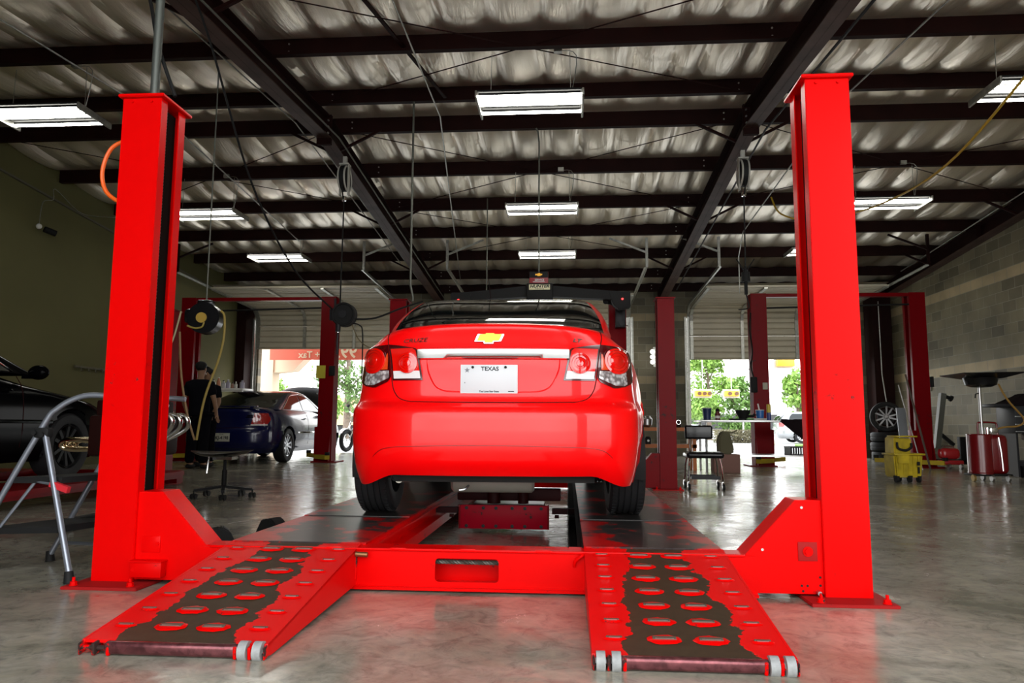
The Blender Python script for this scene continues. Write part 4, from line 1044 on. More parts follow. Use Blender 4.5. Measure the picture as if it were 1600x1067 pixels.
# conduits along the roof
def pipe(P, r, m, label, cat='conduit', k=0, group=None):
    o = MB().tube(P, r, seg=8, k=k).build('conduit', m, loc=P[0]); tag(o, label, cat, group); return o
zc = lambda y, d=.05: zb(y) - d
pipe([(-3.12, 5.0, zc(5, .30)), (-3.12, 9.55, zc(9.55, .30)), (-3.12, 18.7, zc(18.7, .30))], .011, mat('pole_dull', (.14, .145, .12), .5, metal=.4), 'thick steel conduit running along the inner side of the left rafter')
pipe([(-3.62, 4.6, zc(4.6, .05)), (-3.62, 9.55, zc(9.55, .05)), (-3.62, 17.6, zc(17.6, .05))], .011, M_galv, 'thin steel conduit along the outer side of the left rafter')
pipe([(-3.75, 3.5, zc(3.5, .06)), (-3.75, 9.55, zc(9.55, .06)), (-3.75, 16.1, zc(16.1, .06))], .009, M_galv, 'second thin conduit outboard of the left rafter')
pipe([(-5.55, 3.5, zc(3.5, .03)), (-5.55, 9.55, zc(9.55, .03)), (-5.55, 14.6, zc(14.6, .03))], .011, M_galv, 'thin conduit over the left bay passing the nearest left light')
pipe([(-1.55, 4.5, zc(4.5, .03)), (-1.72, 9.55, zc(9.55, .03)), (-2.6, 17.6, zc(17.6, .04))], .010, M_galv, 'thin steel conduit crossing the centre bay left of the lights')
pipe([(2.62, 4.5, zc(4.5, .32)), (2.62, 9.55, zc(9.55, .32)), (2.62, 17.6, zc(17.6, .32))], .014, M_blackpl, 'dark conduit clipped under the right rafter')
pipe([(3.6, 4.6, zc(4.6, .03)), (3.5, 9.55, zc(9.55, .03)), (3.45, 14.4, zc(14.4, .03)), (3.4, 14.6, 4.1), (3.4, 14.6, 3.36)], .011, M_galv, 'thin conduit over the right bay that drops to the right two-post lift')
pipe([(7.55, 5.0, zc(5.0, .10)), (7.55, 9.55, zc(9.55, .1)), (7.55, 17.0, zc(17, .1))], .012, M_galv, 'thin pipe running under the roof beside the right block wall')
pipe([(-.43, 10.0, zb(10)), (-.40, 10.02, zb(10) - .05), (-.385, 10.02, zb(10) - .2), (-.385, 10.02, 2.86)], .012, mat('pole_dull', (.14, .145, .12), .5, metal=.4), 'thin vertical pole from the roof down to the aligner screen', 'pole')
pipe([(-1.98, 9.05, zb(9.1)), (-1.98, 9.08, 2.52), (-1.95, 9.1, 2.36), (-1.95, 9.1, 2.31)], .014, mat('pole_dull', (.14, .145, .12), .5, metal=.4), 'pale conduit dropping from the roof to the back left post')
pipe([(-1.42, 12.8, zb(12.8) + .1), (-1.42, 12.8, 3.1)], .010, mat('pole_dull', (.14, .145, .12), .5, metal=.4), 'short thin conduit hanging left of the farthest centre light')
o = MB().bar((-2.0, 6.3, zb(7.58) + .02), (-1.55, 8.95, zb(9.1) + .0), .04, .02).build('strut_channel', M_iron, loc=(-2, 6.3, 4.8)); struct(o)
# tie rods crossing between purlins
for (x0, y0, x1, y1) in ((-3.2, 6.06, 2.3, 9.1), (2.3, 6.06, -3.2, 9.1), (-3.2, 10, 2.3, 13.05), (2.3, 10, -3.2, 13.05), (-3.2, 13.05, 2.3, 16.1), (2.3, 13.05, -3.2, 16.1), (-3.4, 10, -8.4, 13.05), (-8.4, 10.0, -3.4, 13.05), (2.5, 10, 7.9, 13.05), (7.9, 10, 2.5, 13.05)):
    o = MB().tube([(x0, y0, zb(y0) + .03), (x1, y1, zb(y1) + .03)], .007, seg=5).build('tie_rod', M_iron, loc=(x0, y0, zb(y0) + .03)); struct(o)
# small things on the left wall
o = MB().box((-8.56, 13.3, 3.75), (.06, .16, .5), bev=.01).build('wall_conduit_box', M_trimdark, loc=(-8.56, 13.3, 3.75)); tag(o, 'small olive utility box high on the dark left wall', 'utility box')
C_ = thing('security_light', 'small white bulb and black camera on the left wall below the roof', 'light', (-8.5, 11.0, 3.9))
b = MB(); b.sphere((0, 0, 0), .045); b.build('bulb', M_white, C_)
b = MB(); b.cyl((.02, .10, -.02), (.12, .24, -.06), .05, seg=14); b.build('camera', M_black, C_)
b = MB(); b.tube([(0, 0, .04), (0, .05, .42), (.02, .25, .52), (0, .3, .72), (.0, .9, .52), (.0, 1.35, .56), (.02, 2.0, .72)], .006, seg=5, k=4); b.build('wire', M_galv, C_)
# alignment machine: camera beam, screen, mast
A = thing('wheel_aligner', 'black overhead wheel alignment beam with a cream nameplate, on a red mast behind the sedan', 'wheel aligner', (.72, 10.55, 0))
b = MB(); b.box((0, 0, 1.29), (.24, .24, 2.58), bev=.01); b.build('mast', M_reddk, A)
b = MB(); b.box((0, -.02, .01), (.5, .5, .02)); b.build('base', M_reddk, A)
b = MB()
xs = [(-1.23, 2.44, 2.56), (-.95, 2.46, 2.58), (-.6, 2.48, 2.61), (-.25, 2.50, 2.65), (0, 2.50, 2.66), (.25, 2.50, 2.65), (.6, 2.48, 2.61), (.95, 2.46, 2.58), (1.23, 2.44, 2.56)]
pts = [(x - .37, 9.95, t) for x, bt, t in xs] + [(x - .37, 9.95, bt) for x, bt, t in xs[::-1]]
for (a, c) in zip(xs, xs[1:]):
    b.prism([(a[0] - .37, 9.94, a[1]), (c[0] - .37, 9.94, c[1]), (c[0] - .37, 9.94, c[2]), (a[0] - .37, 9.94, a[2])], (0, .14, 0))
b.build('camera_beam', M_black, A, world=True)
b = MB(); b.box((-.37, 9.93, 2.55), (.36, .18, .25), bev=.02); b.build('centre_pod', M_black, A, world=True)
for s in (-1, 1):
    b = MB(); b.prism([(-.37 + s * 1.23, 9.93, 2.57), (-.37 + s * .93, 9.93, 2.56), (-.37 + s * 1.0, 9.93, 2.38), (-.37 + s * 1.08, 9.93, 2.32), (-.37 + s * 1.23, 9.93, 2.35)], (0, .16, 0), bev=.01); p_ = b.build('camera_pod', M_black, A, world=True)
    b = MB(); b.cyl((-.37 + s * 1.12, 9.925, 2.46), (-.37 + s * 1.12, 9.915, 2.46), .014, seg=14); b.build('red_lamp', mat('red_led', (.8, .02, .02), .3, emit=(1, .03, .03), estr=2), p_, world=True)
b = MB(); b.box((-.37, 9.832, 2.615), (.285, .012, .075), bev=.006); b.build('nameplate', mat('nameplate_cream', (.72, .68, .42), .4), A, world=True)
text_obj('nameplate_text', 'HUNTER', M_ink, .058, .001, A, Matrix.Translation(V((-.37, 9.824, 2.624)) - A.location) @ Matrix.Rotation(PI / 2, 4, 'X'), shear=.25, bold=.002, sx=1.15)
text_obj('nameplate_text', 'Engineering', M_ink, .020, .001, A, Matrix.Translation(V((-.37, 9.824, 2.593)) - A.location) @ Matrix.Rotation(PI / 2, 4, 'X'), bold=.0, sx=1.3)
b = MB(); b.tube([(-.37 + .9, 10.05, 2.45), (.55, 10.1, 2.46), (.72, 10.3, 2.46), (.72, 10.5, 2.46)], .04, seg=10); b.build('beam_arm', M_black, A, world=True)
b = MB(); b.box((.75, 10.36, 2.27), (.14, .14, .3), bev=.01); b.cyl((.76, 10.28, 2.17), (.76, 10.26, 2.17), .035, seg=18); b.build('mast_bracket', M_blackpl, A, world=True)
S = thing('hanging_screen', 'small red and black monitor housing on a pole above the cream nameplate', 'monitor', (-.385, 10.02, 2.76))
b = MB(); b.box((0, 0, .0), (.26, .10, .20), bev=.01); b.build('housing', mat('housing_red', (.28, .01, .015), .4), S)
b = MB(); b.box((0, -.052, .055), (.255, .004, .085)); b.build('upper_panel', M_black, S)
b = MB(); b.prism([(-.05, -.056, .045), (-.02, -.056, .045), (-.02, -.056, .035), (.025, -.056, .035), (.025, -.056, .045), (.045, -.056, .045), (.05, -.056, .065), (.02, -.056, .065), (.02, -.056, .075), (-.015, -.056, .075), (-.015, -.056, .065), (-.045, -.056, .065)], (0, -.002, 0)); b.build('gold_bow', mat('badge_gold', (.72, .36, .03), .32, metal=.5), S)
text_obj('lettering', 'SERVICE', mat('ink_white', (.7, .7, .7), .5), .036, .001, S, Matrix.Translation(V((.01, -.054, -.02))) @ Matrix.Rotation(PI / 2, 4, 'X'), bold=.0005)
b = MB(); b.box((.0, -.053, -.045), (.16, .002, .006)); b.build('lettering_rule', mat('ink_white', (.7, .7, .7), .5), S)
# ------------------------------------------------------------------ the other cars in the hall and in the street
def sedan(name, label, loc, rz, pm, L=5.0, W=.905, H=1.46, hood_open=False, plate=None, glass=None, simple=False, wagon=False, group=None, rimsp=5, rim=None):
    k = W / .905; r = L - 5.0; hs = H / 1.46
    c = thing(name, label, 'car', loc, rz, group)
    B = Body(
        yr=[(.22, .16), (.30, .06), (.42, .0), (.60, .0), (.66, .03), (.70, .055), (.85, .07), (.98, .06), (1.02, .075), (1.045, .12), (1.055, .22)],
        w=[(.20, .72 * k), (.30, .80 * k), (.45, .835 * k), (.70, .83 * k), (.88, .81 * k), (.96, .78 * k), (1.02, .72 * k), (1.055, .64 * k)],
        ws=[(.20, .82 * k), (.30, .875 * k), (.50, .905 * k), (.70, .90 * k), (.85, .88 * k), (.93, .85 * k), (1.0, .80 * k), (1.055, .72 * k)],
        yf=[(.20, L - .14), (.32, L - .04), (.50, L), (.62, L - .04), (.72, L - .14), (.80, L - .35), (.86, L - .75), (.92, L - 1.2), (.98, L - 1.5), (1.055, L - 1.75)], n=3.2, dr=.5, fl=.7, nf=2.8)
    ar, af, R = 1.06, L - .98, .335
    zs = [.20, .24, .27, .30, .34, .38, .42, .46, .50, .55, .60, .64, .67, .70, .74, .78, .82, .86, .90, .93, .96, .99, 1.01, 1.03, 1.045, 1.055]
    b = loft(B, zs, ease_ts(16, 50, 12), arches=((ar, R, .38), (af, R, .38))); b.build('body', pm, c, smooth=40)
    z0 = 1.03
    G = Body(
        yr=[(z0, .55 if not wagon else .1), (1.10, .72 if not wagon else .14), (1.20, 1.0 if not wagon else .2), (1.30, 1.28 if not wagon else .3), (1.38, 1.58 if not wagon else .42), (1.43, 1.9 if not wagon else .6), (1.455, 2.2 if not wagon else 1.0), (1.46, 2.5 if not wagon else 1.6)],
        w=[(z0, .76 * k), (1.10, .73 * k), (1.20, .69 * k), (1.30, .645 * k), (1.38, .60 * k), (1.43, .54 * k), (1.455, .45 * k), (1.46, .3 * k)],
        yf=[(z0, L - 1.25), (1.10, L - 1.42), (1.20, L - 1.66), (1.30, L - 1.9), (1.38, L - 2.1), (1.43, L - 2.25), (1.455, L - 2.4), (1.46, L - 2.5)], n=5, dr=.3, df=.3, nf=5)
    b = loft(G, [z0, 1.06, 1.10, 1.15, 1.20, 1.25, 1.30, 1.34, 1.38, 1.41, 1.43, 1.445, 1.455, 1.46], ease_ts(14, 20, 12)); b.build('roof', pm, c, smooth=40)
    gm = glass or M_glass
    b = MB(); rear_patch(b, G, [(1.06 + .34 * q / 12, -smooth_tab(G.w, 1.06 + .34 * q / 12) * .93, smooth_tab(G.w, 1.06 + .34 * q / 12) * .93) for q in range(13)], N=24, off=.006); b.build('rear_window', gm, c, smooth=60)
    for sx in (-1, 1):
        ya0 = lambda z: smooth_tab(G.yr, z) + .42 - (z - z0) * .3; ya1 = lambda z: smooth_tab(G.yf, z) - .40 + (z - z0) * .4
        ym = lambda z: (2.15 + 2.2) / 2 + (L - 5) / 2
        for q in (0, 1):
            def fn(u, v, q=q):
                z = 1.045 + .325 * v; a, e, m = ya0(z), ya1(z), ym(z)
                lo, hi = (a, m - .03) if q == 0 else (m + .03, e)
                return (sx * (smooth_tab(G.w, z) + .006), lo + (hi - lo) * u, z)
            b = MB(); b.grid(fn, 14, 8); b.build('side_window', gm, c)
        if not simple:
            b = MB(); P = [(sx * (smooth_tab(G.w, z) + .008), y, z) for y, z in [(ya0(1.045), 1.045), (ya0(1.2), 1.2), (ya0(1.33) + .02, 1.34), (ya0(1.37) + .3, 1.378), (ym(1.3), 1.385), (ya1(1.37) - .3, 1.378), (ya1(1.3), 1.31), (ya1(1.045), 1.045)]]
            b.tube(P, .008, seg=6, k=5); b.build('window_trim', M_chrome, c)
            b = MB(); b.box((sx * .905 * k, 2.6 + r / 2, .58), (.012, 2.1, .035), bev=.003); b.build('side_moulding', M_chrome if name == 'sedan' else pm, c)
            for yy in (2.18 + r / 2, 3.25 + r / 2):
                b = MB(); b.tube([(sx * (smooth_tab(B.ws, z) + .001), yy, z) for z in (.34, .5, .7, .85, .93, 1.0)], .004, seg=5); b.build('door_seam', seam, c)
            for yy in (1.95 + r / 2, 3.02 + r / 2 - .0):
                b = MB(); b.tube([(sx * .895 * k, yy - .08, .86), (sx * .915 * k, yy - .04, .865), (sx * .915 * k, yy + .04, .865), (sx * .895 * k, yy + .08, .86)], .010, seg=6); b.build('door_handle', pm, c)
        b = MB(); b.sphere((sx * .98 * k, L - 1.62, 1.04), .1, (1.0, .6, .7)); b.box((sx * .88 * k, L - 1.62, 1.0), (.1, .05, .04)); b.build('door_mirror', pm, c)
        # lamps
        b = MB(); rear_patch(b, B, [(z, (.50 + (z - .74) * .25) * k, (.79 - abs(z - .83) * .35) * k) for z in (.73, .76, .80, .84, .88, .92, .95)], N=12, off=.008, sx=sx); b.build('tail_lamp', mat('lamp_mix', (.40, .01, .01), .12, coat=1, spec=.4), c, smooth=60)
        b = MB(); rear_patch(b, B, [(z, .50 * k, .76 * k) for z in (.72, .745)], N=10, off=.010, sx=sx); b.build('lamp_foot', M_lampwh, c, smooth=60)
        def fh(u, v):
            z = .60 + .12 * v; ang = .25 + .5 * u
            w = smooth_tab(B.ws, z); yf = smooth_tab(B.yf, z); a = ang * PI / 2; e = 2 / B.nf
            return (sx * (w * math.cos(a) ** e + .004), yf - B.df + B.df * math.sin(a) ** e + .006, z)
        b = MB(); b.grid(fh, 12, 5); b.build('headlamp', M_lampwh, c, smooth=60)
        for yy in (ar, af):
            wheel(c, (sx * (W - .125), yy, R), R=R, w=.22, side=sx, spokes=rimsp, rim=rim, simple=True, tread=False, rimr=.68)
            b = MB()
            def fa(u, v): a = PI * (u * 1.16 - .08); return (sx * (W - .30 + .27 * v), yy + math.cos(a) * .385, R + math.sin(a) * .385)
            b.grid(fa, 16, 2)
            def fb(u, v): a = PI * (u * 1.16 - .08); return (sx * (W - .30), yy + math.cos(a) * .385 * v, R + math.sin(a) * .385 * v)
            b.grid(fb, 16, 2); b.build('arch_liner', M_black, c)
    b = MB(); b.box((0, L / 2, .22), (1.1 * k, L - .5, .05)); b.build('underbody', M_black, c)
    b = MB(); b.prism([(-.5, L - .02, .40), (.5, L - .02, .40), (.55, L - .02, .62), (-.55, L - .02, .62)], (0, .03, 0)); b.build('grille', M_black, c)
    b = MB(); strip_on(b, B, [(-.6 * k, .68), (-.3, .675), (0, .672), (.3, .675), (.6 * k, .68)], r=.006); b.build('boot_seam', seam, c)
    if plate:
        p = bpy.data.objects.new('license_plate', None); C.objects.link(p); p.parent = c; p.location = (0, B.rear(0, .50) - .012, .50)
        b = MB(); b.box((0, 0, 0), (.31, .012, .155), bev=.003); b.build('plate_blank', mat('plate_pale', (.5, .5, .42), .5), p)
        text_obj('plate_number', plate, M_ink, .085, .001, p, facing((0, -.007, -.012)), bold=.002, sx=.9)
        text_obj('state_name', 'TEXAS', M_ink, .03, .001, p, facing((0, -.007, .055)))
    if hood_open:
        h = MB()
        def fo(u, v):
            x = (u - .5) * 2 * .68 * k; d = 1.15 * v; a = math.radians(36)
            return (x * (1 - .18 * v * v), L - 1.55 + d * math.cos(a) + 0, .98 + d * math.sin(a) - (abs(u - .5) * 2) ** 3 * .10 + .10 * math.sin(v * PI))
        G_ = h.grid(fo, 16, 12)
        h.grid(lambda u, v: V(fo(u, v)) + V((0, .02, -.03)), 16, 12)
        h.build('hood', M_blackpl if True else pm, c, smooth=60)
        b = MB(); b.tube([(.55, L - .9, .85), (.45, L - .95, 1.5)], .006, seg=6); b.build('hood_prop', M_steel, c)
        b = MB(); b.box((0, L - 1.0, .80), (1.2, .7, .2), bev=.03); b.build('engine_bay', M_black, c)
    return c
M_blue = mat('midnight_blue', (.004, .006, .05), .22, coat=.35, spec=.35)
S2 = sedan('sedan', 'dark midnight blue sedan with its bonnet raised, parked inside the left garage door', (-6.38, 13.3, 0), .02, M_blue, L=5.0, hood_open=True, plate='JKJ-4198')
b = MB(); b.box((.0, .12, 1.075), (1.2, .12, .02), bev=.008)
for s in (-1, 1): b.box((s * .5, .13, 1.05), (.05, .08, .05))
b.build('spoiler', M_blue, S2)
b = MB(); b.box((.50, .04, .90), (.10, .006, .022)); b.box((.49, .045, .87), (.14, .006, .012)); b.build('badge', M_chrome, S2)
sedan('coupe', 'glossy black car standing on the low red lift beyond the stepladder', (-5.95, 3.35, .18), 0, mat('gloss_black', (.0015, .0015, .002), .14, spec=.03), L=4.85, H=1.42, rim=mat('rim_black', (.008, .008, .008), .4, spec=.08))
# neighbouring lift under the black car
L2 = thing('four_post_lift', 'dark red low four-post lift under the black car on the left', 'car lift', (-6.0, 3.4, 0))
for a, c in ((-7.15, -6.5), (-5.32, -4.62)):
    b = MB(); b.box(((a + c) / 2, 5.9, .155), (c - a, 5.6, .05)); b.box(((a + c) / 2, 5.9, .12), (c - a - .06, 5.5, .05)); b.build('runway', M_reddk, L2, world=True)
    b = MB(); b.prism([(a + .02, 3.1, .18), (c - .02, 3.1, .18), (c - .02, 2.0, .03), (a + .02, 2.0, .03)], (0, 0, -.02)); b.build('ramp', M_reddk, L2, world=True)
for x, sx in ((-7.75, 1), (-4.28, -1)): 
    lift_post(L2, x, 3.42, sx, -1, H=2.3, m=M_reddk) if x < -5 else None
lift_post(L2, -4.93, 8.75, -1, 1, H=2.16, m=M_reddk)
b = MB(); b.box((-6.2, 8.85, .10), (2.9, .14, .15)); b.build('cross_beam', M_reddk, L2, world=True)
b = MB(); b.tube([(-5.0, 8.72, 2.17), (-5.0, 8.72, 2.24)], .02, seg=8); b.build('post_bolt', M_black, L2, world=True)
# street vehicles
silver = mat('silver_paint', (.35, .36, .37), .25, metal=.5, coat=1)
sedan('minivan', 'silver minivan parked across the street seen under the workbench', (9.85, 36.3, 0), -1.6, silver, L=4.6, W=.92, wagon=True, simple=True)
sedan('hatchback', 'pale blue hatchback in the street behind the motorcycle', (-9.6, 33.0, 0), -1.2, mat('pale_blue', (.30, .42, .48), .25, coat=1), L=4.3, wagon=True, simple=True)
sedan('parked_car', 'white car parked far off, left of the tree in the right doorway', (2.9, 38.6, 0), -1.55, mat('white_paint', (.7, .7, .7), .25, coat=1), L=4.4, wagon=True, simple=True)
# ------------------------------------------------------------------ outside
M_asph = mat('pale_concrete', (.42, .41, .39), .85, var=.12, vscale=.8)
b = MB(); b.box((0, 70, -.13), (260, 101.4, .2)); struct(b.build('ground', M_asph))
b = MB(); b.box((0, -41, -.13), (260, 80.6, .2)); struct(b.build('ground_front', mat('bright_concrete', (.62, .61, .58), .85)))
M_grass = mat('grass', (.13, .22, .05), .9, var=.35, vscale=6)
o = MB().box((11, 31.7, 0), (12.0, 2.2, .06)).build('grass_verge', M_grass, loc=(11, 31.7, 0)); struct(o)
o = MB().box((-14, 46, 0), (30, 6, .1)).build('grass_verge', M_grass, loc=(-14, 46, 0)); struct(o)
def leafm(name, c): return mat(name, c, .6, var=.35, vscale=1.5)
LEAF = [leafm('leaf_bright', (.20, .34, .06)), leafm('leaf_mid', (.13, .24, .05)), leafm('leaf_pine', (.11, .19, .05))]
M_bark = mat('bark', (.16, .12, .09), .9, var=.3, vscale=10)
def tree(x, y, h, r, label, seed=1, m=0, n=2600, trunk=.16, crown0=.32, lean=0, sparse=1., group=None, ls=.16):
    T = thing('tree', label, 'tree', (x, y, 0), 0, group); rr = random.Random(seed)
    b = MB(); b.tube([(0, 0, 0), (lean * .4, 0, h * .4), (lean, 0, h * .9)], lambda t: trunk * (1 - .8 * t), seg=8, k=3)
    blobs = []
    for q in range(int(13 * sparse) + 5):
        a = rr.uniform(0, 2 * PI); t = rr.uniform(crown0, .97); rad = r * (math.sin(min((t - crown0) / (1 - crown0) * .85 + .18, 1) * PI) ** .7) * rr.uniform(.3, .85)
        c = V((math.cos(a) * rad + lean * t, math.sin(a) * rad, h * t)); s = r * rr.uniform(.26, .48)
        blobs.append((c, s)); b.tube([(lean * t * .8, 0, h * t * .75), c * .6 + V((lean * t, 0, h * t * .8)) * .4, c], .03, seg=5)
    b.build('trunk', M_bark, T)
    b = MB()
    for q in range(n):
        c, s = blobs[q % len(blobs)]; d = V((rr.gauss(0, 1), rr.gauss(0, 1), rr.gauss(0, .75))).normalized() * s * rr.uniform(.3, 1.0) ** .5
        p = c + d; u = V((rr.gauss(0, 1), rr.gauss(0, 1), rr.gauss(0, 1))).normalized(); w = u.cross(V((rr.gauss(0, 1), rr.gauss(0, 1), 1))).normalized(); g = ls * rr.uniform(.6, 1.4)
        vs = [b.bm.verts.new(p + u * g), b.bm.verts.new(p + w * g * .5), b.bm.verts.new(p - u * g), b.bm.verts.new(p - w * g * .5)]; b._f(vs)
    b.build('crown', LEAF[m], T, smooth=0)
    return T
tree(7.9, 42, 4.9, 1.7, 'airy bright green tree left of centre in the right doorway', 3, 0, 3400, ls=.13)
tree(9.9, 44, 3.3, 1.6, 'lower bushy green tree behind the red post in the right doorway', 5, 1, 2600, crown0=.15, ls=.13)
tree(12.9, 42.5, 3.9, 1.15, 'green tree at the right edge of the right doorway', 8, 0, 2200, crown0=.2, ls=.12)
tree(15.8, 46, 4.6, 1.6, 'green tree farther right past the right doorway', 9, 1, 1600, ls=.16)
tree(6.3, 47, 2.2, 1.8, 'low green tree by the white car across the street', 11, 1, 1500, crown0=.1, ls=.13)
tree(-23.0, 55, 4.1, 2.3, 'round bright green tree at the left edge of the left doorway', 12, 0, 2400, crown0=.25, ls=.16)
tree(-20.0, 58, 3.2, 1.6, 'small green tree right of the round one in the left doorway', 14, 1, 1500, crown0=.2, ls=.15)
tree(-16.1, 48, 5.6, 1.5, 'sparse green tree beside the white light pole', 15, 0, 1500, sparse=.5, ls=.13)
tree(-11.5, 38, 6.8, 1.5, 'tall sparse pine right of the red lift post in the left doorway', 17, 2, 2600, trunk=.24, crown0=.22, sparse=1.3, ls=.12)
tree(-4.2, 45, 5.2, 1.7, 'green tree hidden mostly behind the red sedan', 19, 1, 1200, ls=.2)
H_ = thing('hedge', 'low clipped brownish hedge by the kerb in the right doorway', 'hedge', (6.9, 30.6, 0)); b = MB(); rr = random.Random(4)
for q in range(2600):
    p = V((rr.uniform(-.95, .85), rr.uniform(-.4, .4), rr.uniform(.05, .62) )); u = V((rr.gauss(0, 1), rr.gauss(0, 1), rr.gauss(0, 1))).normalized(); w = u.cross(V((1, .3, .2))).normalized(); g = .05
    b._f([b.bm.verts.new(p + u * g), b.bm.verts.new(p + w * g * .6), b.bm.verts.new(p - u * g), b.bm.verts.new(p - w * g * .6)])
b.build('foliage', mat('hedge_leaf', (.16, .14, .08), .9, var=.4, vscale=8), H_, smooth=0)
o = MB().sphere((7.75, 29.6, .14), .32, (1.1, .8, .62), 12, 8).build('boulder', mat('boulder', (.42, .34, .24), .9, var=.2), loc=(7.75, 29.6, 0)); tag(o, 'pale tan boulder at the right end of the hedge', 'rock')
o = MB().box((6.9, 30.0, .02), (4, .2, .16)).build('kerb', M_asph, loc=(6.9, 30, 0)); struct(o)
# signals
def signal(x, y, z, w, label, n=3, back=False):
    S = thing('traffic_signal', label, 'traffic light', (x, y, z), 0); my = mat('signal_yellow', (.75, .40, .03), .5)
    b = MB(); b.box((0, 0, 0), (w, .2, .22), bev=.02); b.build('housing', my, S)
    b = MB(); b.box((0, .11, 0), (w + .12, .01, .34), bev=.005); b.build('backplate', mat('signal_back', (.5, .45, .38), .6), S)
    for k in range(n):
        b = MB(); xx = (k - (n - 1) / 2) * w / (n + .1) + w * .08; b.cyl((xx, -.10, 0), (xx, -.16, 0), .075, seg=16); b.build('lens', mat('signal_lens', (.10, .04, .02), .3), S)
    b = MB(); b.tube([(0, .02, .1), (0, .02, 7 - z)], .02, seg=6); b.build('hanger', M_galv, S)
signal(5.42, 30, 2.06, .62, 'horizontal yellow traffic signal, left one in front of the tree')
signal(6.55, 30, 2.06, .55, 'horizontal yellow traffic signal, right one in front of the tree', 2)
signal(6.95, 24, 2.78, .54, 'large yellow traffic signal hanging right of the red lift post', 0)
o = MB().tube([(-14, 30, 7), (22, 30, 7)], .015, seg=5).build('span_wire', M_black, loc=(-14, 30, 7)); struct(o)
o = MB().tube([(-14, 24, 7), (22, 24, 7)], .015, seg=5).build('span_wire', M_black, loc=(-14, 24, 7)); struct(o)
o = MB().tube([(7.9, 34, 0), (7.9, 34, 1.55)], .035, seg=8).build('bollard_post', M_white, loc=(7.9, 34, 0)); tag(o, 'thin white post in front of the tree trunk, right doorway', 'post')
o = MB().tube([(-13.95, 40, 0), (-13.95, 40, 8)], .17, seg=12).build('light_pole', mat('pole_white', (.55, .58, .55), .5), loc=(-13.95, 40, 0)); tag(o, 'thick pale light pole left of the red post in the left doorway', 'pole')
# canopy column and banner outside the left door
o = MB().box((-8.85, 20.9, 1.6), (.75, .5, 3.2)).build('canopy_pier', mat('stucco_cream', (.62, .50, .36), .8), loc=(-8.85, 20.9, 0)); o['kind'] = 'structure'
o = MB().prism([(-8.5, 20.7, 2.22), (-7.9, 20.7, 2.28), (-7.0, 20.7, 3.2), (-8.5, 20.7, 3.2)], (0, .5, 0)).build('canopy_bracket', mat('stucco_cream', (.62, .50, .36), .8), loc=(-8.5, 20.7, 2.2)); o['kind'] = 'structure'
Bn = thing('banner', 'red price banner seen from behind across the top of the left doorway', 'banner', (-6.3, 20.3, 2.9))
b = MB(); b.grid(lambda u, v: (-2.14 + 5.4 * u, .02 * math.sin(u * 19), -.34 + .75 * v), 40, 4); b.build('cloth', mat('banner_red', (.75, .14, .09), .7), Bn)
mirr = lambda x, z, y: Matrix.Translation((x, y, z)) @ Matrix.Rotation(PI, 4, 'Z') @ Matrix.Rotation(PI / 2, 4, 'X')
M_ban = mat('banner_lettering', (.80, .62, .45), .7)
for y_ in (.035,):
    text_obj('lettering', '99.99', M_ban, .48, .004, Bn, mirr(-.13, -.135, -.03), bold=.010)
    text_obj('lettering', '+ Tax', M_ban, .26, .004, Bn, mirr(-.98, -.20, -.03), bold=.004)
b = MB(); b.tube([(-2.14, 0, .41), (3.3, 0, .41)], .012, seg=6)
for xx in (-2.1, 3.2): b.tube([(xx, 0, .38), (xx, 0, 1.0)], .006, seg=5)
b.build('rope', M_black, Bn)
Sh = thing('shop_building', 'cream shop building with dark windows across the street behind the motorcycle', 'building', (-17.5, 66, 0))
b = MB(); b.box((0, 0, 1.9), (9, 5, 2.4)); b.build('fascia', mat('stucco_tan', (.62, .46, .26), .8), Sh)
b = MB(); b.box((0, -2.2, .45), (8.8, .3, .9)); b.build('shopfront', mat('shop_glass', (.05, .05, .05), .2), Sh)
text_obj('sign_lettering', 'DELI', mat('sign_brown', (.25, .12, .05), .6), .8, .05, Sh, facing((-.2, -2.55, 1.75)), bold=.02)
Sh = thing('shop_building', 'pale low building beyond the trees in the right doorway', 'building', (18, 75, 0)); b = MB(); b.box((0, 0, 2), (34, 8, 4)); b.build('wall', mat('stucco_pale', (.6, .58, .54), .8), Sh)
b = MB(); b.box((0, -4.1, 1.2), (30, .1, 1.4)); b.build('windows', mat('shop_glass', (.05, .05, .05), .2), Sh)
# motorcycle outside the left door
Mo = thing('motorcycle', 'chrome and white cruiser motorcycle outside, seen between the red post and the red sedan', 'motorcycle', (-6.05, 20.0, 0), -.45)
b = MB(); b.torus((0, 0, .31), .25, .062, (math.cos(.15), math.sin(.15), 0), 30, 10); b.build('front_tire', M_black, Mo)
b = MB(); b.torus((0, 0, .31), .19, .014, (1, .15, 0), 26, 6)
for q in range(10): a = q * PI / 5; b.tube([(0, 0, .31), (0, math.cos(a) * .19, .31 + math.sin(a) * .19)], .005, seg=4)
b.build('front_rim', M_chrome, Mo)
b = MB()
for s in (-1, 1): b.tube([(s * .09, 0, .31), (s * .09, .28, .85), (s * .09, .36, 1.0)], .022, seg=8)
b.build('fork', M_chrome, Mo)
b = MB(); b.grid(lambda u, v: (-.075 + .15 * v, math.cos(.2 + u * 2.3) * -.33 * -1, .31 + math.sin(.2 + u * 2.3) * .335), 14, 4); b.build('front_fender', mat('moto_white', (.75, .72, .70), .2, coat=1), Mo)
b = MB(); b.tube([(-.38, .52, 1.12), (-.25, .40, 1.08), (0, .36, 1.02), (.25, .40, 1.08), (.38, .52, 1.12)], .014, seg=8, k=4); b.build('handlebar', M_chrome, Mo)
for s in (-1, 1): b = MB(); b.cyl((s * .38, .52, 1.12), (s * .46, .60, 1.13), .02, seg=8); b.build('grip', M_black, Mo)
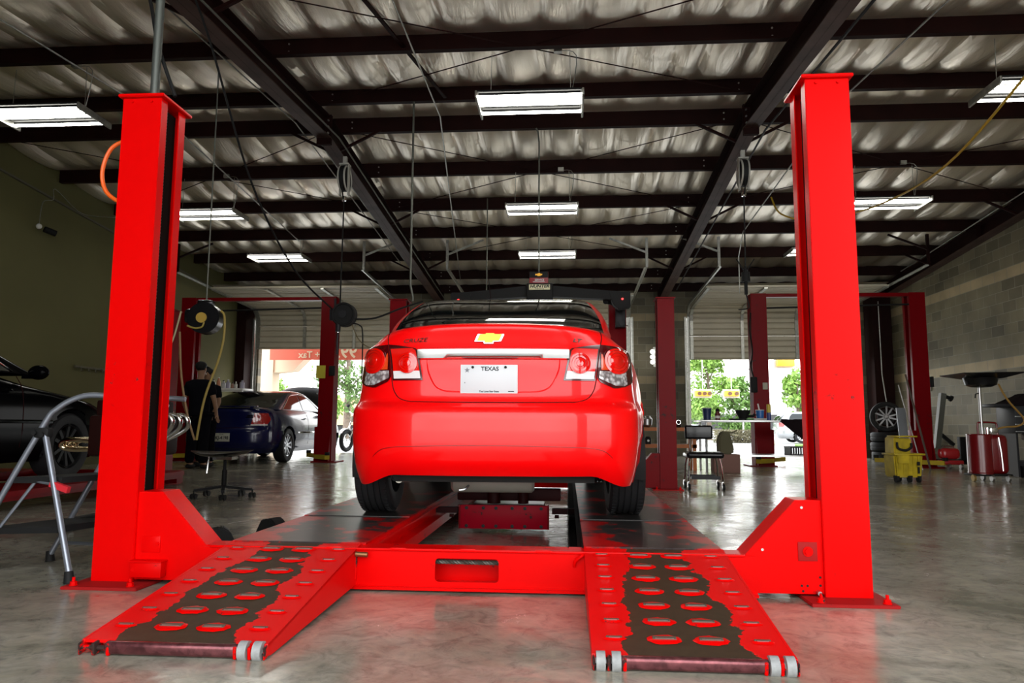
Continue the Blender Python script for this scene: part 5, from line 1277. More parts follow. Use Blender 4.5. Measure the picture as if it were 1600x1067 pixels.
for s in (-1, 1): b = MB(); b.tube([(s * .3, .44, 1.1), (s * .33, .40, 1.24)], .006, seg=5); b.sphere((s * .34, .40, 1.27), .055, (1.2, .3, .8), 12, 8); b.build('mirror', M_blackpl, Mo)
b = MB(); b.lathe([(.02, -.1), (.07, -.07), (.085, 0), (.088, .03)], (0, .24, .90), (0, -1, .1), 18); b.build('headlight', M_chrome, Mo)
b = MB(); b.sphere((0, .75, .82), .2, (.7, 1.5, .75)); b.build('fuel_tank', mat('moto_white', (.75, .72, .70), .2, coat=1), Mo)
b = MB(); b.box((0, .75, .42), (.3, .5, .34), bev=.06); b.cyl((0, .65, .5), (0, .55, .75), .09, seg=12); b.cyl((0, .85, .5), (0, .95, .75), .09, seg=12); b.build('engine', M_steel, Mo)
b = MB(); b.torus((0, 1.6, .31), .24, .075, (1, 0, 0), 28, 10); b.build('rear_tire', M_black, Mo)
b = MB(); b.box((0, 1.25, .72), (.3, .6, .1), bev=.04); b.build('seat', M_black, Mo)
# ------------------------------------------------------------------ equipment standing in the hall
M_yel = mat('lift_yellow', (.50, .36, .02), .45, var=.2)
def two_post(x0, x1, y, label, H=3.32, w=.30, mirror=False):
    T = thing('two_post_lift', label, 'car lift', ((x0 + x1) / 2, y, 0))
    for x, s in ((x0, 1), (x1, -1)):
        b = MB(); t = .012; D = .30
        b.prism([(x, y, .02), (x + s * w, y, .02), (x + s * w, y + .08, .02), (x + s * (w - t), y + .08, .02), (x + s * (w - t), y + t, .02), (x + s * t, y + t, .02), (x + s * t, y + D - t, .02), (x + s * (w - t), y + D - t, .02), (x + s * (w - t), y + D - .08, .02), (x + s * w, y + D - .08, .02), (x + s * w, y + D, .02), (x, y + D, .02)], (0, 0, H), bev=.003)
        P = b.build('column', M_reddk, T, world=True)
        b = MB(); b.box((x + s * .12, y + .15, .012), (.52, .5, .024)); b.build('base_plate', M_reddk, P, world=True)
        b = MB(); b.prism([(x + s * .02, y - .14, .02), (x + s * .02, y, .02), (x + s * .02, y, .55), (x + s * .02, y - .02, .55)], (s * .02, 0, 0)); b.build('gusset', M_reddk, P, world=True)
        b = MB(); b.box((x + s * (w + .02), y + .15, .35), (.10, .24, .7), bev=.01); b.build('carriage', M_reddk, T, world=True)
        for sg in (-1, 1):
            a0 = V((x + s * (w + .02), y + .15 + sg * .1, .11)); a1 = a0 + V((s * (-.35 if sg < 0 else .42), sg * .55 if sg > 0 else -.38, 0))
            b = MB(); b.bar(a0, a1, .10, .08); b.build('arm', M_yel, T, world=True)
            b = MB(); b.cyl(a1 + V((0, 0, .04)), a1 + V((0, 0, .10)), .05, seg=16); b.build('pad', M_black, T, world=True)
    b = MB(); b.box(((x0 + x1) / 2, y + .10, H - .015), (abs(x1 - x0) - .1, .14, .065)); b.build('top_beam', M_reddk, T, world=True)
    b = MB(); b.cyl((x0 + .25, y + .02, H - .27), (x1 - .3, y + .02, H - .21), .018, seg=8); b.build('shutoff_bar', M_black, T, world=True)
    return T
T1 = two_post(-7.95, -4.69, 14.5, 'dark red two-post lift in front of the left garage door')
b = MB(); b.box((-4.95, 14.485, 1.80), (.19, .006, .26)); b.build('warning_sign', mat('sign_yellow', (.55, .48, .03), .5), T1, world=True)
b = MB(); b.box((-4.72, 14.48, 1.82), (.12, .05, .20), bev=.01); b.build('control_box', M_black, T1, world=True)
T2 = two_post(3.58, 6.86, 14.5, 'dark red two-post lift in front of the right garage door')
b = MB(); b.box((3.80, 14.49, 1.53), (.09, .01, .13)); b.build('sticker', mat('sticker_pale', (.4, .38, .3), .5), T2, world=True)
b = MB(); b.box((3.57, 14.42, 1.55), (.12, .10, .30), bev=.02); b.build('control_box', M_black, T2, world=True)
b = MB(); b.tube([(3.56, 14.45, 2.95), (3.53, 14.44, 2.6), (3.57, 14.44, 2.2), (3.53, 14.43, 1.9), (3.57, 14.42, 1.7)], .014, seg=6, k=5); b.tube([(3.52, 14.4, 2.0), (3.44, 14.4, 1.65), (3.48, 14.4, 1.52)], .005, seg=5, k=3); b.build('control_cable', M_black, T2, world=True)
b = MB(); b.box((6.93, 14.6, 1.62), (.05, .12, .2), bev=.01); b.build('switch_box', M_black, T2, world=True)
# lamp cluster at the pier
o = thing('work_light', 'small cluster of glowing white bulbs on the block pier beside the centre door', 'light', (2.17, 18.62, 2.48))
b = MB(); b.box((.02, .05, 0), (.05, .08, .5)); b.build('strip', M_galv, o)
for q in range(3):
    b = MB(); b.sphere((-.03, 0, .13 - q * .13), .055, seg=14, rings=8); b.build('bulb', mat('bulb_glow', (1, 1, 1), .3, emit=(1, .97, .9), estr=6), o)
# steel workbench
Wb = thing('workbench', 'long steel workbench on thin legs standing before the right garage door', 'workbench', (3.35, 13.2, 0))
b = MB(); b.box((0, 0, .845), (2.15, .75, .035), bev=.004); b.build('worktop', M_steel, Wb)
b = MB(); b.box((.1, 0, .26), (2.0, .66, .03)); b.build('lower_shelf', M_steel, Wb)
for sx in (-1, 1):
    for sy in (-1, 1):
        b = MB(); b.cyl((sx * .98, sy * .30, 0), (sx * .98, sy * .30, .83), .02, seg=12); b.build('leg', M_steel, Wb)
ZT = .864
def small(name, label, cat, loc, parts, group=None, rz=0):
    t = thing(name, label, cat, loc, rz, group)
    for pn, mb, m in parts: mb.build(pn, m, t)
    return t
small('paint_pail', 'dark blue pail with a pale rim, leftmost on the steel workbench', 'bucket', (2.41, 13.0, ZT), [('pail', MB().lathe([(.062, 0), (.078, .19), (.08, .2), (.072, .2), (.058, .01)], seg=20), mat('pail_blue', (.015, .03, .10), .4)), ('rim', MB().torus((0, 0, .2), .079, .006), M_white)])
small('spray_can', 'small dark red spray bottle beside the pail on the steel workbench', 'bottle', (2.59, 13.0, ZT), [('body', MB().lathe([(.045, 0), (.048, .09), (.03, .13), (.028, .15)], seg=16), mat('can_red', (.10, .012, .01), .4)), ('label_band', MB().cyl((0, 0, .03), (0, 0, .07), .049, seg=16), M_white), ('cap', MB().lathe([(.03, .15), (.038, .16), (.03, .19), (.012, .2)], seg=14), M_black)])
small('oil_funnel', 'squat black drain pan with spout on the steel workbench', 'pan', (3.02, 13.0, ZT), [('pan', MB().lathe([(.07, 0), (.08, .06), (.12, .13), (.125, .17), (.11, .17), (.07, .02)], seg=22), M_black), ('spout', MB().tube([(.06, 0, .06), (.17, 0, .07), (.2, 0, .1)], .025, seg=8), M_black), ('tray', MB().box((-.1, 0, .012), (.26, .16, .024), bev=.004), M_black)])
small('blue_tub', 'translucent blue tub holding a white brush, on the workbench by the red post', 'tub', (3.30, 12.98, ZT), [('tub', MB().lathe([(.058, 0), (.07, .17), (.064, .17), (.054, .01)], seg=20), mat('tub_blue', (.03, .14, .42), .3)), ('rim', MB().torus((0, 0, .17), .068, .006), M_white), ('brush', MB().tube([(.02, 0, .02), (-.03, 0, .28)], .012, seg=8), M_white)])
small('aerosol_can', 'yellow and blue slim can at the right of the blue tub', 'can', (3.455, 13.0, ZT), [('can', MB().cyl((0, 0, 0), (0, 0, .13), .036, seg=16), mat('can_blue', (.03, .05, .2), .35)), ('upper', MB().cyl((0, 0, .13), (0, 0, .27), .036, .034, seg=16), mat('can_yellow', (.55, .42, .03), .35))])
o = MB().box((3.27, 12.875, ZT + .015), (.22, .07, .03), rot=(0, 0, .06), bev=.004).build('notepad', mat('paper', (.5, .5, .48), .7), loc=(3.27, 12.875, ZT)); tag(o, 'pale stack of papers in front of the blue tub on the workbench', 'papers')
o = MB().box((3.12, 12.9, ZT + .015), (.14, .1, .03), bev=.006).build('rag', mat('rag_green', (.15, .3, .15), .9), loc=(3.12, 12.9, ZT)); tag(o, 'small green rag lying left of the papers on the workbench', 'rag')
def clothfn(u, v):
    x = 3.60 + .72 * u; d = .02 + .36 * max(0, math.sin(min(u * 1.25, 1) * PI)) ** .8 if u < .85 else .02 + .36 * math.sin(PI * min(.85 * 1.25, 1)) ** .8
    hang = .05 + .33 * max(0, 1 - abs(u - .55) / .55)
    if v < .4: return (x, 12.80 + .5 * (1 - v / .4), ZT + .012 + .012 * math.sin(u * 14) * (1 - v))
    return (x, 12.795 - .01 * math.sin(u * 17) * (v - .4), ZT + .01 - hang * (v - .4) / .6)
b = MB(); b.grid(clothfn, 26, 16); o = b.build('cloth', mat('dark_cloth', (.012, .008, .009), .95, spec=.05), smooth=80, loc=(3.9, 12.9, ZT)); tag(o, 'dark cloth draped over the right end of the steel workbench', 'cloth')
Cr = thing('crate', 'black slatted tray on the lower shelf of the steel workbench', 'crate', (3.95, 13.0, .275)); b = MB(); b.box((0, 0, .01), (.42, .36, .02))
for q in range(11): b.box((-.2 + .04 * q, -.175, .07), (.014, .012, .12)); b.box((-.2 + .04 * q, .175, .07), (.014, .012, .12))
for s in (-1, 1): b.box((0, s * .175, .135), (.42, .02, .02)); b.box((s * .2, 0, .07), (.015, .36, .14))
b.build('basket', M_blackpl, Cr)
Bg = thing('sack', 'olive paper sack standing behind the rolling stool, left end of the workbench', 'sack', (2.6, 12.4, 0)); b = MB(); b.prism([(-.12, 0, .3), (.10, 0, .3), (.13, 0, .36), (.06, 0, .66), (-.05, 0, .68), (-.12, 0, .55)], (0, .22, 0), bev=.02); b.build('bag', mat('sack_olive', (.10, .09, .05), .9), Bg)
b = MB(); b.box((0, .12, .15), (.42, .3, .3), bev=.01); b.build('box_below', mat('carton', (.2, .10, .08), .8), Bg); b = MB(); b.tube([(.0, .1, .66), (.12, .1, .65), (.2, .1, .69)], .012, seg=6); b.build('neck', mat('sack_olive', (.10, .09, .05), .9), Bg)
# mechanic's roller seat
St = thing('mechanic_stool', 'black padded mechanic stool with backrest, chrome legs, tray and casters', 'stool', (1.64, 9.15, 0))
b = MB(); b.box((0, 0, .41), (.44, .36, .075), bev=.035, seg=4); b.build('seat', M_blackgl, St)
b = MB(); b.box((-.02, .17, .68), (.34, .055, .17), bev=.026, seg=4); b.build('backrest', M_blackgl, St)
for s in (-1, 1):
    b = MB(); b.tube([(s * .1 - .02, .19, .62), (s * .1 - .02, .19, .36)], .011, seg=8); b.build('backrest_post', M_chrome, St)
b = MB(); b.box((0, 0, .135), (.34, .30, .02)); b.box((0, -.15, .15), (.34, .01, .03)); b.box((0, .15, .15), (.34, .01, .03)); b.build('tray', M_blackpl, St)
for sx in (-1, 1):
    for sy in (-1, 1):
        b = MB(); b.tube([(sx * .17, sy * .12, .38), (sx * .19, sy * .14, .28), (sx * .20, sy * .16, .10)], .011, seg=8, k=3); b.build('leg', M_chrome, St)
        w_ = MB(); w_.cyl((sx * .20 - .013, sy * .16, .038), (sx * .20 + .013, sy * .16, .038), .038, seg=18); c_ = w_.build('caster', M_black, St)
        w_ = MB(); w_.cyl((sx * .20 - .016, sy * .16, .038), (sx * .20 + .016, sy * .16, .038), .02, seg=14); w_.tube([(sx * .20 - .018, sy * .16, .038), (sx * .20 - .018, sy * .16, .09), (sx * .2, sy * .16, .10)], .004, seg=5); w_.build('caster_hub', M_chrome, c_)
# orange bench with castings
Ob = thing('parts_bench', 'orange steel bench with engine castings behind the back right lift post', 'bench', (1.72, 13.2, 0)); M_or = mat('bench_orange', (.45, .13, .03), .6, var=.2)
for z in (.70, .41): b = MB(); b.box((0, 0, z), (1.0, .5, .06)); b.build('shelf', M_or, Ob)
for sx in (-1, 1): 
    for sy in (-1, 1): b = MB(); b.box((sx * .46, sy * .22, .35), (.06, .06, .70)); b.build('leg', M_or, Ob)
Ec = thing('engine_casting', 'dark engine casting with round ports on top of the orange bench', 'engine part', (1.83, 13.05, .73)); b = MB(); b.box((0, 0, .06), (.26, .2, .12), bev=.02)
b.cyl((-.04, -.1, .12), (-.04, -.14, .12), .05, seg=16); b.cyl((.08, -.1, .09), (.08, -.13, .09), .04, seg=16); b.build('casting', M_iron, Ec)
b = MB(); b.torus((-.04, -.14, .12), .045, .008, (0, 1, 0)); b.torus((.08, -.13, .09), .036, .007, (0, 1, 0)); b.tube([(-.1, -.05, .1), (-.12, -.1, .2), (-.1, -.12, .26)], .015, seg=8, k=3); b.build('machined_rings', M_chrome, Ec)
Ec = thing('engine_casting', 'round grey casting on the orange bench left of the red lift post', 'engine part', (1.38, 13.05, .73)); b = MB(); b.lathe([(.05, 0), (.09, .04), (.10, .14), (.06, .2)], seg=18); b.build('casting', M_steel, Ec); b = MB(); b.torus((0, -.03, .12), .08, .01, (0, 1, .2)); b.build('machined_ring', M_chrome, Ec)
Ec = thing('grease_pot', 'small dark pot on the lower shelf of the orange bench', 'pot', (1.40, 13.05, .44)); b = MB(); b.lathe([(.05, 0), (.055, .1), (.03, .13)], seg=16); b.build('pot', M_black, Ec); b = MB(); b.cyl((0, -.05, .06), (0, -.058, .06), .02, seg=12); b.build('tag', M_white, Ec)
# tyres along the right wall
def tire_flat(loc, label, R=.33, w=.21, group='tyres stacked by the right wall', dent=0):
    T = thing('worn_tire', label, 'tyre', loc, 0, group); b = MB(); h = w / 2; rr = R * .64
    b.lathe([(rr, 0), (R * .85, 0), (R * .97, .02), (R, .05), (R, h * .8), (R * .985, h * .85), (R * .985, h * 1.1), (R, h * 1.15), (R, w - .05), (R * .97, w - .02), (R * .85, w), (rr, w), (rr * .95, w * .8), (rr * .95, w * .2), (rr, 0)], seg=40, cap=False); b.build('tire', mat('tire_rubber', (.018, .018, .019), .55, bump=.15, bscale=60), T); return T
TX, TY = 7.30, 17.6
tire_flat((TX, TY, 0), 'black tyre at the bottom of the stack by the right wall column'); tire_flat((TX - .02, TY, .215), 'black tyre in the middle of the stack by the right wall column'); tire_flat((TX - .01, TY, .43), 'black tyre third from the floor, under the upright alloy wheel')
Wt = thing('spare_wheel', 'black five-spoke alloy wheel leaning upright on the tyre stack', 'wheel', (TX - .02, TY - .08, .99), -PI / 2 - .32); wheel(Wt, (0, 0, 0), R=.345, w=.22, side=1, spokes=5, rim=mat('rim_grey', (.22, .22, .22), .35, metal=.7), rimr=.74, simple=True)
# mop bucket with a tyre behind
Mp = thing('mop_bucket', 'dirty yellow plastic mop bucket with wringer on black casters', 'mop bucket', (4.66, 10.75, 0), .15); Mp.scale = (.84, .9, 1); M_mop = mat('mop_yellow', (.42, .31, .008), .45, var=.3, vscale=6)
b = MB(); b.prism([(-.22, -.14, .07), (.22, -.14, .07), (.25, -.16, .38), (-.25, -.16, .38)], (0, .30, 0), bev=.02)
for q in (-.16, -.08, 0, .08, .16): b.prism([(q - .015, -.145, .09), (q + .015, -.145, .09), (q + .018, -.172, .36), (q - .018, -.172, .36)], (0, .02, 0))
b.box((0, -.02, .385), (.53, .35, .025), bev=.008); b.build('tub', M_mop, Mp)
b = MB(); b.prism([(-.25, -.17, .39), (.03, -.17, .39), (.06, -.17, .60), (-.24, -.17, .62)], (0, .26, 0), bev=.015); b.box((-.10, -.16, .63), (.34, .28, .02), bev=.006); b.prism([(-.20, -.19, .26), (-.02, -.19, .26), (.0, -.19, .40), (-.22, -.19, .40)], (0, .03, 0), bev=.01); b.build('wringer', M_mop, Mp)
b = MB(); b.tube([(-.21, -.19, .55), (-.2, -.2, .47), (-.08, -.2, .44), (.02, -.2, .48), (.03, -.19, .54)], .018, seg=8, k=4); b.build('press_handle', M_black, Mp)
for i, (xx, yy) in enumerate(((-.19, -.10), (.02, -.12), (.19, -.10), (.0, .12))):
    b = MB(); b.cyl((xx - .02, yy, .045), (xx + .02, yy, .045), .045, seg=16); b.box((xx, yy, .08), (.07, .06, .03)); b.build('caster', M_black, Mp)
b = MB(); b.box((.15, -.172, .26), (.05, .004, .05)); b.box((.15, -.172, .17), (.035, .004, .09)); b.build('warning_print', M_black, Mp)
Tt = thing('scooter_tire', 'black tyre standing upright beside the tyre stack, seen above the yellow mop bucket', 'tire', (7.42, 16.75, .33), .1); b = MB(); b.torus((0, 0, .0), .25, .08, (.1, 1, .1), 36, 12); b.build('tire', M_black, Tt); b = MB(); b.torus((0, -.03, .0), .19, .03, (.1, 1, .1), 36, 8); b.build('inner_rim', mat('rim_dull', (.10, .10, .12), .4, metal=.5), Tt)
# rods and boards leaning on the right lift post
o = MB().prism([(6.14, 14.15, .0), (6.30, 14.15, .0), (6.34, 14.42, 1.12), (6.18, 14.42, 1.12)], (0, .02, 0)).build('sheet_metal', mat('sheet_grey', (.25, .27, .30), .4, metal=.5), loc=(6.28, 14.1, 0)); tag(o, 'grey metal sheet leaning against the right two-post column', 'metal sheet')
o = MB().tube([(6.50, 13.9, .0), (6.40, 14.46, 1.75)], .018, seg=8).build('pry_bar', mat('bar_brown', (.08, .05, .035), .6), loc=(6.46, 13.9, 0)); tag(o, 'long dark bar leaning on the right red column', 'bar')
o = MB().tube([(6.34, 13.85, .0), (6.26, 14.46, 1.55)], .010, seg=8).build('pry_bar', M_steel, loc=(6.5, 13.95, 0)); tag(o, 'thin steel rod leaning left of the long dark bar', 'bar')
# grey transmission jack arm by the wall
J2 = thing('wall_jack', 'grey steel jack with tilted square mast and dark foot against the block wall', 'jack', (7.25, 15.0, 0))
b = MB(); b.bar((-.10, 0, .35), (.07, .0, 1.42), .11, .10, up=(1, 0, 0)); b.build('mast', mat('jack_grey', (.10, .105, .085), .5), J2)
b = MB(); b.cyl((.06, 0, 1.38), (.22, 0, 1.32), .035, seg=12); b.cyl((.2, 0, 1.33), (.24, .0, 1.31), .06, seg=12); b.build('mast_head', M_black, J2)
b = MB(); b.bar((.0, 0, .62), (.22, 0, .42), .06, .06); b.box((.38, 0, .33), (.13, .12, .50), bev=.01); b.box((.42, 0, .10), (1.2, .12, .10), bev=.02) ; b.build('foot', M_black, J2)
Fj = thing('floor_jack', 'small bright red floor jack on casters at the foot of the block wall', 'jack', (7.0, 14.25, 0))
b = MB(); b.box((0, 0, .28), (.34, .22, .20), bev=.07, seg=4); b.box((.02, 0, .12), (.40, .18, .08), bev=.02); b.build('body', mat('jack_red', (.42, .01, .015), .3, coat=.4), Fj)
b = MB(); b.tube([(-.16, -.02, .36), (-.05, 0, .42), (.1, 0, .40)], .014, seg=8, k=3); b.build('handle', M_steel, Fj)
for xx in (-.05, .16): b = MB(); b.cyl((xx - .02, -.1, .05), (xx + .02, -.1, .05), .05, seg=14); b.build('caster', M_steel, Fj)
# waste-oil drainer
Od = thing('oil_drainer', 'dark red oil drain tank on casters with a black tray on a pole', 'oil drain tank', (6.0, 11.15, 0)); M_oil = mat('drain_red', (.14, .002, .005), .25, coat=.5)
b = MB(); b.cyl((-.09, 0, .10), (-.09, 0, .66), .165, seg=32); b.box((.10, 0, .38), (.30, .26, .56), bev=.07, seg=4); b.torus((-.09, 0, .655), .155, .012); b.torus((-.09, 0, .12), .165, .008); b.build('tank', M_oil, Od)
b = MB(); b.box((0, 0, .09), (.52, .30, .03), bev=.01); b.build('chassis', M_black, Od)
b = MB(); b.tube([(-.10, .0, .62), (-.10, 0, .80), (-.07, 0, .83), (.10, 0, .83), (.16, 0, .80), (.16, 0, .62)], .014, seg=8, k=3); b.build('handle', M_oil, Od)
b = MB(); b.tube([(-.045, 0, .62), (-.045, 0, 1.34)], .021, seg=12); b.build('pole', M_steel, Od)
b = MB(); b.tube([(-.045, 0, 1.25), (-.11, -.02, 1.24), (-.12, -.02, 1.18)], .009, seg=6); b.build('clamp', M_black, Od)
b = MB(); b.lathe([(.02, 1.33), (.13, 1.34), (.20, 1.37), (.225, 1.46), (.23, 1.47), (.19, 1.47)], (-.02, 0, 0), seg=32); b.build('bowl', M_blackgl, Od)
b = MB(); V1 = [(-.20, -.18, 1.46), (.20, -.18, 1.46), (.20, .18, 1.46), (-.20, .18, 1.46)]; V2 = [(-.42, -.34, 1.515), (.42, -.34, 1.53), (.42, .34, 1.53), (-.42, .34, 1.515)]
A_ = [b.bm.verts.new(v) for v in V1]; B_ = [b.bm.verts.new(v) for v in V2]; A2 = [b.bm.verts.new(V(v) + V((0, 0, .012))) for v in V1]; B2 = [b.bm.verts.new(V(v) + V((0, 0, .012))) for v in V2]
for q in range(4): b._f([A_[q], A_[(q + 1) % 4], B_[(q + 1) % 4], B_[q]]); b._f([A2[q], A2[(q + 1) % 4], B2[(q + 1) % 4], B2[q]]); b._f([B_[q], B_[(q + 1) % 4], B2[(q + 1) % 4], B2[q]])
b.build('tray', M_blackgl, Od, smooth=0)
b = MB(); b.tube([(.17, -.1, 1.38), (.22, -.12, 1.24), (.30, -.13, 1.10), (.44, -.14, .92), (.46, -.14, .84), (.38, -.12, .78), (.2, -.08, .76), (.05, -.02, .70)], .013, seg=8, k=6); b.build('hose', mat('hose_amber', (.28, .15, .02), .5), Od)
b = MB(); b.tube([(.10, -.14, .62), (.12, -.15, .4), (.13, -.15, .15)], .010, seg=6); b.box((.08, -.06, .72), (.10, .06, .08), bev=.01); b.cyl((.0, -.05, .66), (.0, -.05, .76), .03, seg=12); b.build('valve_gear', M_chrome, Od)
for xx, yy in ((-.26, -.12), (-.02, -.14), (.20, -.14), (.0, .13)):
    b = MB(); b.cyl((xx - .015, yy, .048), (xx + .015, yy, .048), .048, seg=18); b.build('caster', mat('caster_brass', (.30, .20, .06), .4, metal=.7) if xx < -.2 else M_steel, Od)
# black tool cart at the right edge
Tc = thing('tool_cart', 'black tool cart with silver drawer trims and white lettering at the right edge', 'tool cart', (7.25, 12.15, 0))
b = MB(); b.box((.08, 0, .88), (.95, .5, .42), bev=.01); b.build('cabinet', M_blackpl, Tc)
for z in (.93, .81, .70): b = MB(); b.box((.08, -.255, z), (.95, .012, .014)); b.build('drawer_trim', M_alu, Tc)
b = MB(); b.box((-.53, -.02, 1.10), (.30, .4, .05), bev=.008); b.build('side_tray', M_blackpl, Tc)
b = MB(); b.prism([(-.40, 0, 1.09), (.56, 0, 1.09), (.56, 0, 1.13), (.30, 0, 1.17), (.12, 0, 1.29), (-.05, 0, 1.30), (-.2, 0, 1.2), (-.4, 0, 1.14)], (0, .3, 0), bev=.02); b.build('jacket_pile', mat('dark_cloth', (.012, .008, .009), .95, spec=.05), Tc)
text_obj('lettering', 'MATCO', mat('ink_white', (.7, .7, .7), .5), .085, .002, Tc, facing((.06, -.263, .873)), bold=.004, sx=1.1)
for xx in (-.2, .05): b = MB(); b.sphere((xx, -.255, 1.0), .012, seg=8, rings=6); b.build('lock', M_chrome, Tc)
b = MB(); b.box((-.37, 0, .40), (.03, .45, .78)); b.build('side_leg', M_blackpl, Tc)
b = MB(); b.tube([(-.10, -.05, .20), (-.06, -.05, .66)], .022, seg=10); b.box((.0, -.05, .62), (.32, .2, .10), bev=.02); b.build('jack_saddle', mat('saddle_brown', (.16, .09, .06), .6), Tc)
b = MB(); b.tube([(.05, -.15, .36), (.40, -.15, .48)], .018, seg=8); b.build('orange_handle', mat('handle_orange', (.65, .16, .02), .4), Tc)
b = MB(); b.box((.1, -.05, .20), (.8, .4, .12), bev=.04); b.build('lower_gear', mat('gear_grey', (.09, .09, .095), .4, metal=.4), Tc)
for xx in (-.3, .0, .4): b = MB(); b.cyl((xx - .03, -.2, .09), (xx + .03, -.2, .09), .09, seg=18); b.build('wheel', M_black, Tc)
o = MB().box((7.97, 16.9, 1.62), (.05, .1, .12), bev=.008).build('wall_socket', M_white, loc=(7.97, 16.9, 1.62)); tag(o, 'small pale electrical box on the right block wall near the tyres', 'electrical box')
o = MB().tube([(7.55, 18.3, 3.8), (7.56, 18.3, 2.0), (7.62, 18.25, 1.25)], .012, seg=6).build('conduit', M_galv, loc=(7.55, 18.3, 3.8)); tag(o, 'thin pale conduit down the dark right corner column', 'conduit')
# wheel chocks left of the ramp
for (x, y, rz, lb) in ((-2.19, 4.60, .5, 'black rubber wheel chock on the floor, the nearer one left of the runway'), (-2.05, 5.10, -.3, 'black rubber wheel chock, the farther one touching the left runway')):
    t = thing('wheel_chock', lb, 'wheel chock', (x, y, 0), rz); b = MB(); b.prism([(-.10, -.06, 0), (.10, -.06, 0), (.06, -.06, .08), (.02, -.06, .105), (-.01, -.06, .09), (-.05, -.06, .095)], (0, .12, 0), bev=.008); b.build('wedge', M_black, t)
# folding stepladder
Ld = thing('stepladder', 'grey tubular folding stepladder with black treads left of the front post', 'stepladder', (-2.75, 3.8, 0))
M_lad = mat('ladder_grey', (.24, .26, .30), .32, metal=.6, coat=.3)
def both(P, r, nm, m, off):  # near rail and far rail
    for o_ in (V((0, 0, 0)), V(off)):
        b = MB(); b.tube([V(p) + o_ for p in P], r, seg=12, k=5 if len(P) > 2 else 0); b.build(nm, m, Ld, world=True)
off = (.16, .42, 0)
both([(-2.97, 3.50, .04), (-2.64, 3.53, .70), (-2.56, 3.54, .82), (-2.44, 3.56, .885), (-2.30, 3.58, .885)], .0145, 'front_leg', M_lad, off)
both([(-2.335, 3.40, .03), (-2.60, 3.52, .70)], .0145, 'back_leg', M_lad, off)
for x, y in ((-2.335, 3.40), (-2.81, 3.92), (-2.97, 3.50), (-2.175, 3.82)):
    b = MB(); b.cyl((x, y, 0), (x - .01, y + .005, .055), .025, .019, seg=14); b.build('rubber_foot', M_black, Ld, world=True)
b = MB(); b.box((-2.615, 3.53, .70), (.08, .05, .05), bev=.01); b.cyl((-2.64, 3.50, .70), (-2.64, 3.49, .70), .012, seg=10); b.cyl((-2.60, 3.50, .69), (-2.60, 3.49, .69), .012, seg=10); b.build('hinge', M_black, Ld, world=True)
b = MB(); b.prism([(-2.90, 3.50, .20), (-2.46, 3.47, .22), (-2.36, 3.86, .22), (-2.76, 3.92, .20)], (0, 0, .03)); b.build('tread', M_black, Ld, world=True)
b = MB(); b.prism([(-2.76, 3.52, .45), (-2.48, 3.50, .455), (-2.36, 3.88, .455), (-2.60, 3.92, .45)], (0, 0, .03)); b.build('tread', M_black, Ld, world=True)
b = MB(); b.tube([(-2.80, 3.50, .215), (-2.63, 3.52, .46), (-2.53, 3.5, .45)], .008, seg=6); b.build('brace', M_lad, Ld, world=True)
b = MB(); b.bar((-2.52, 3.48, .455), (-2.42, 3.47, .425), .022, .03); b.build('red_catch', mat('catch_red', (.55, .02, .03), .4), Ld, world=True)
b = MB(); b.tube([(-2.77, 3.93, .10), (-2.21, 3.85, .10)], .01, seg=6); b.build('cross_tube', M_lad, Ld, world=True)
# black saddle stool
Sb = thing('roller_stool', 'black saddle stool on a five-arm caster base behind the front left gusset', 'stool', (-3.56, 7.4, 0))
def sadd(u, v):
    a = 2 * PI * u; r = v
    x = math.cos(a) * .30 * r + (.05 * r * r * (1 if math.cos(a) > 0 else 0)); y = math.sin(a) * .19 * r; return (x, y, .455 + .03 * (x / .3) ** 2 - .02 * r ** 3 + .01)
b = MB(); b.grid(sadd, 32, 8, True)
b.grid(lambda u, v: (lambda p: (p[0] * .97, p[1] * .97, p[2] - .05 * (1 - v ** 4) - .005))(sadd(u, v)), 32, 8, True); b.build('seat', M_blackgl, Sb, smooth=70)
b = MB(); b.cyl((.06, 0, .10), (.06, 0, .28), .026, seg=14); b.cyl((.06, 0, .26), (.06, 0, .42), .016, seg=12); b.build('gas_lift', M_black, Sb)
b = MB(); b.box((.06, 0, .40), (.2, .14, .03)); b.tube([(-.14, .05, .42), (-.15, .05, .28), (-.155, .05, .24)], .01, seg=6); b.build('mechanism', M_chrome, Sb)
for q in range(5):
    a = 2 * PI * q / 5 + .1; e = (.06 + math.cos(a) * .29, math.sin(a) * .29)
    b = MB(); b.bar((.06, 0, .115), (e[0], e[1], .085), .035, .025); b.build('arm', M_blackpl, Sb)
    b = MB()
    for s in (-1, 1): b.cyl((e[0] + s * .012, e[1], .028), (e[0] + s * .028, e[1], .028), .028, seg=14)
    b.tube([(e[0], e[1], .03), (e[0], e[1], .085)], .008, seg=6); b.build('caster', M_black, Sb)
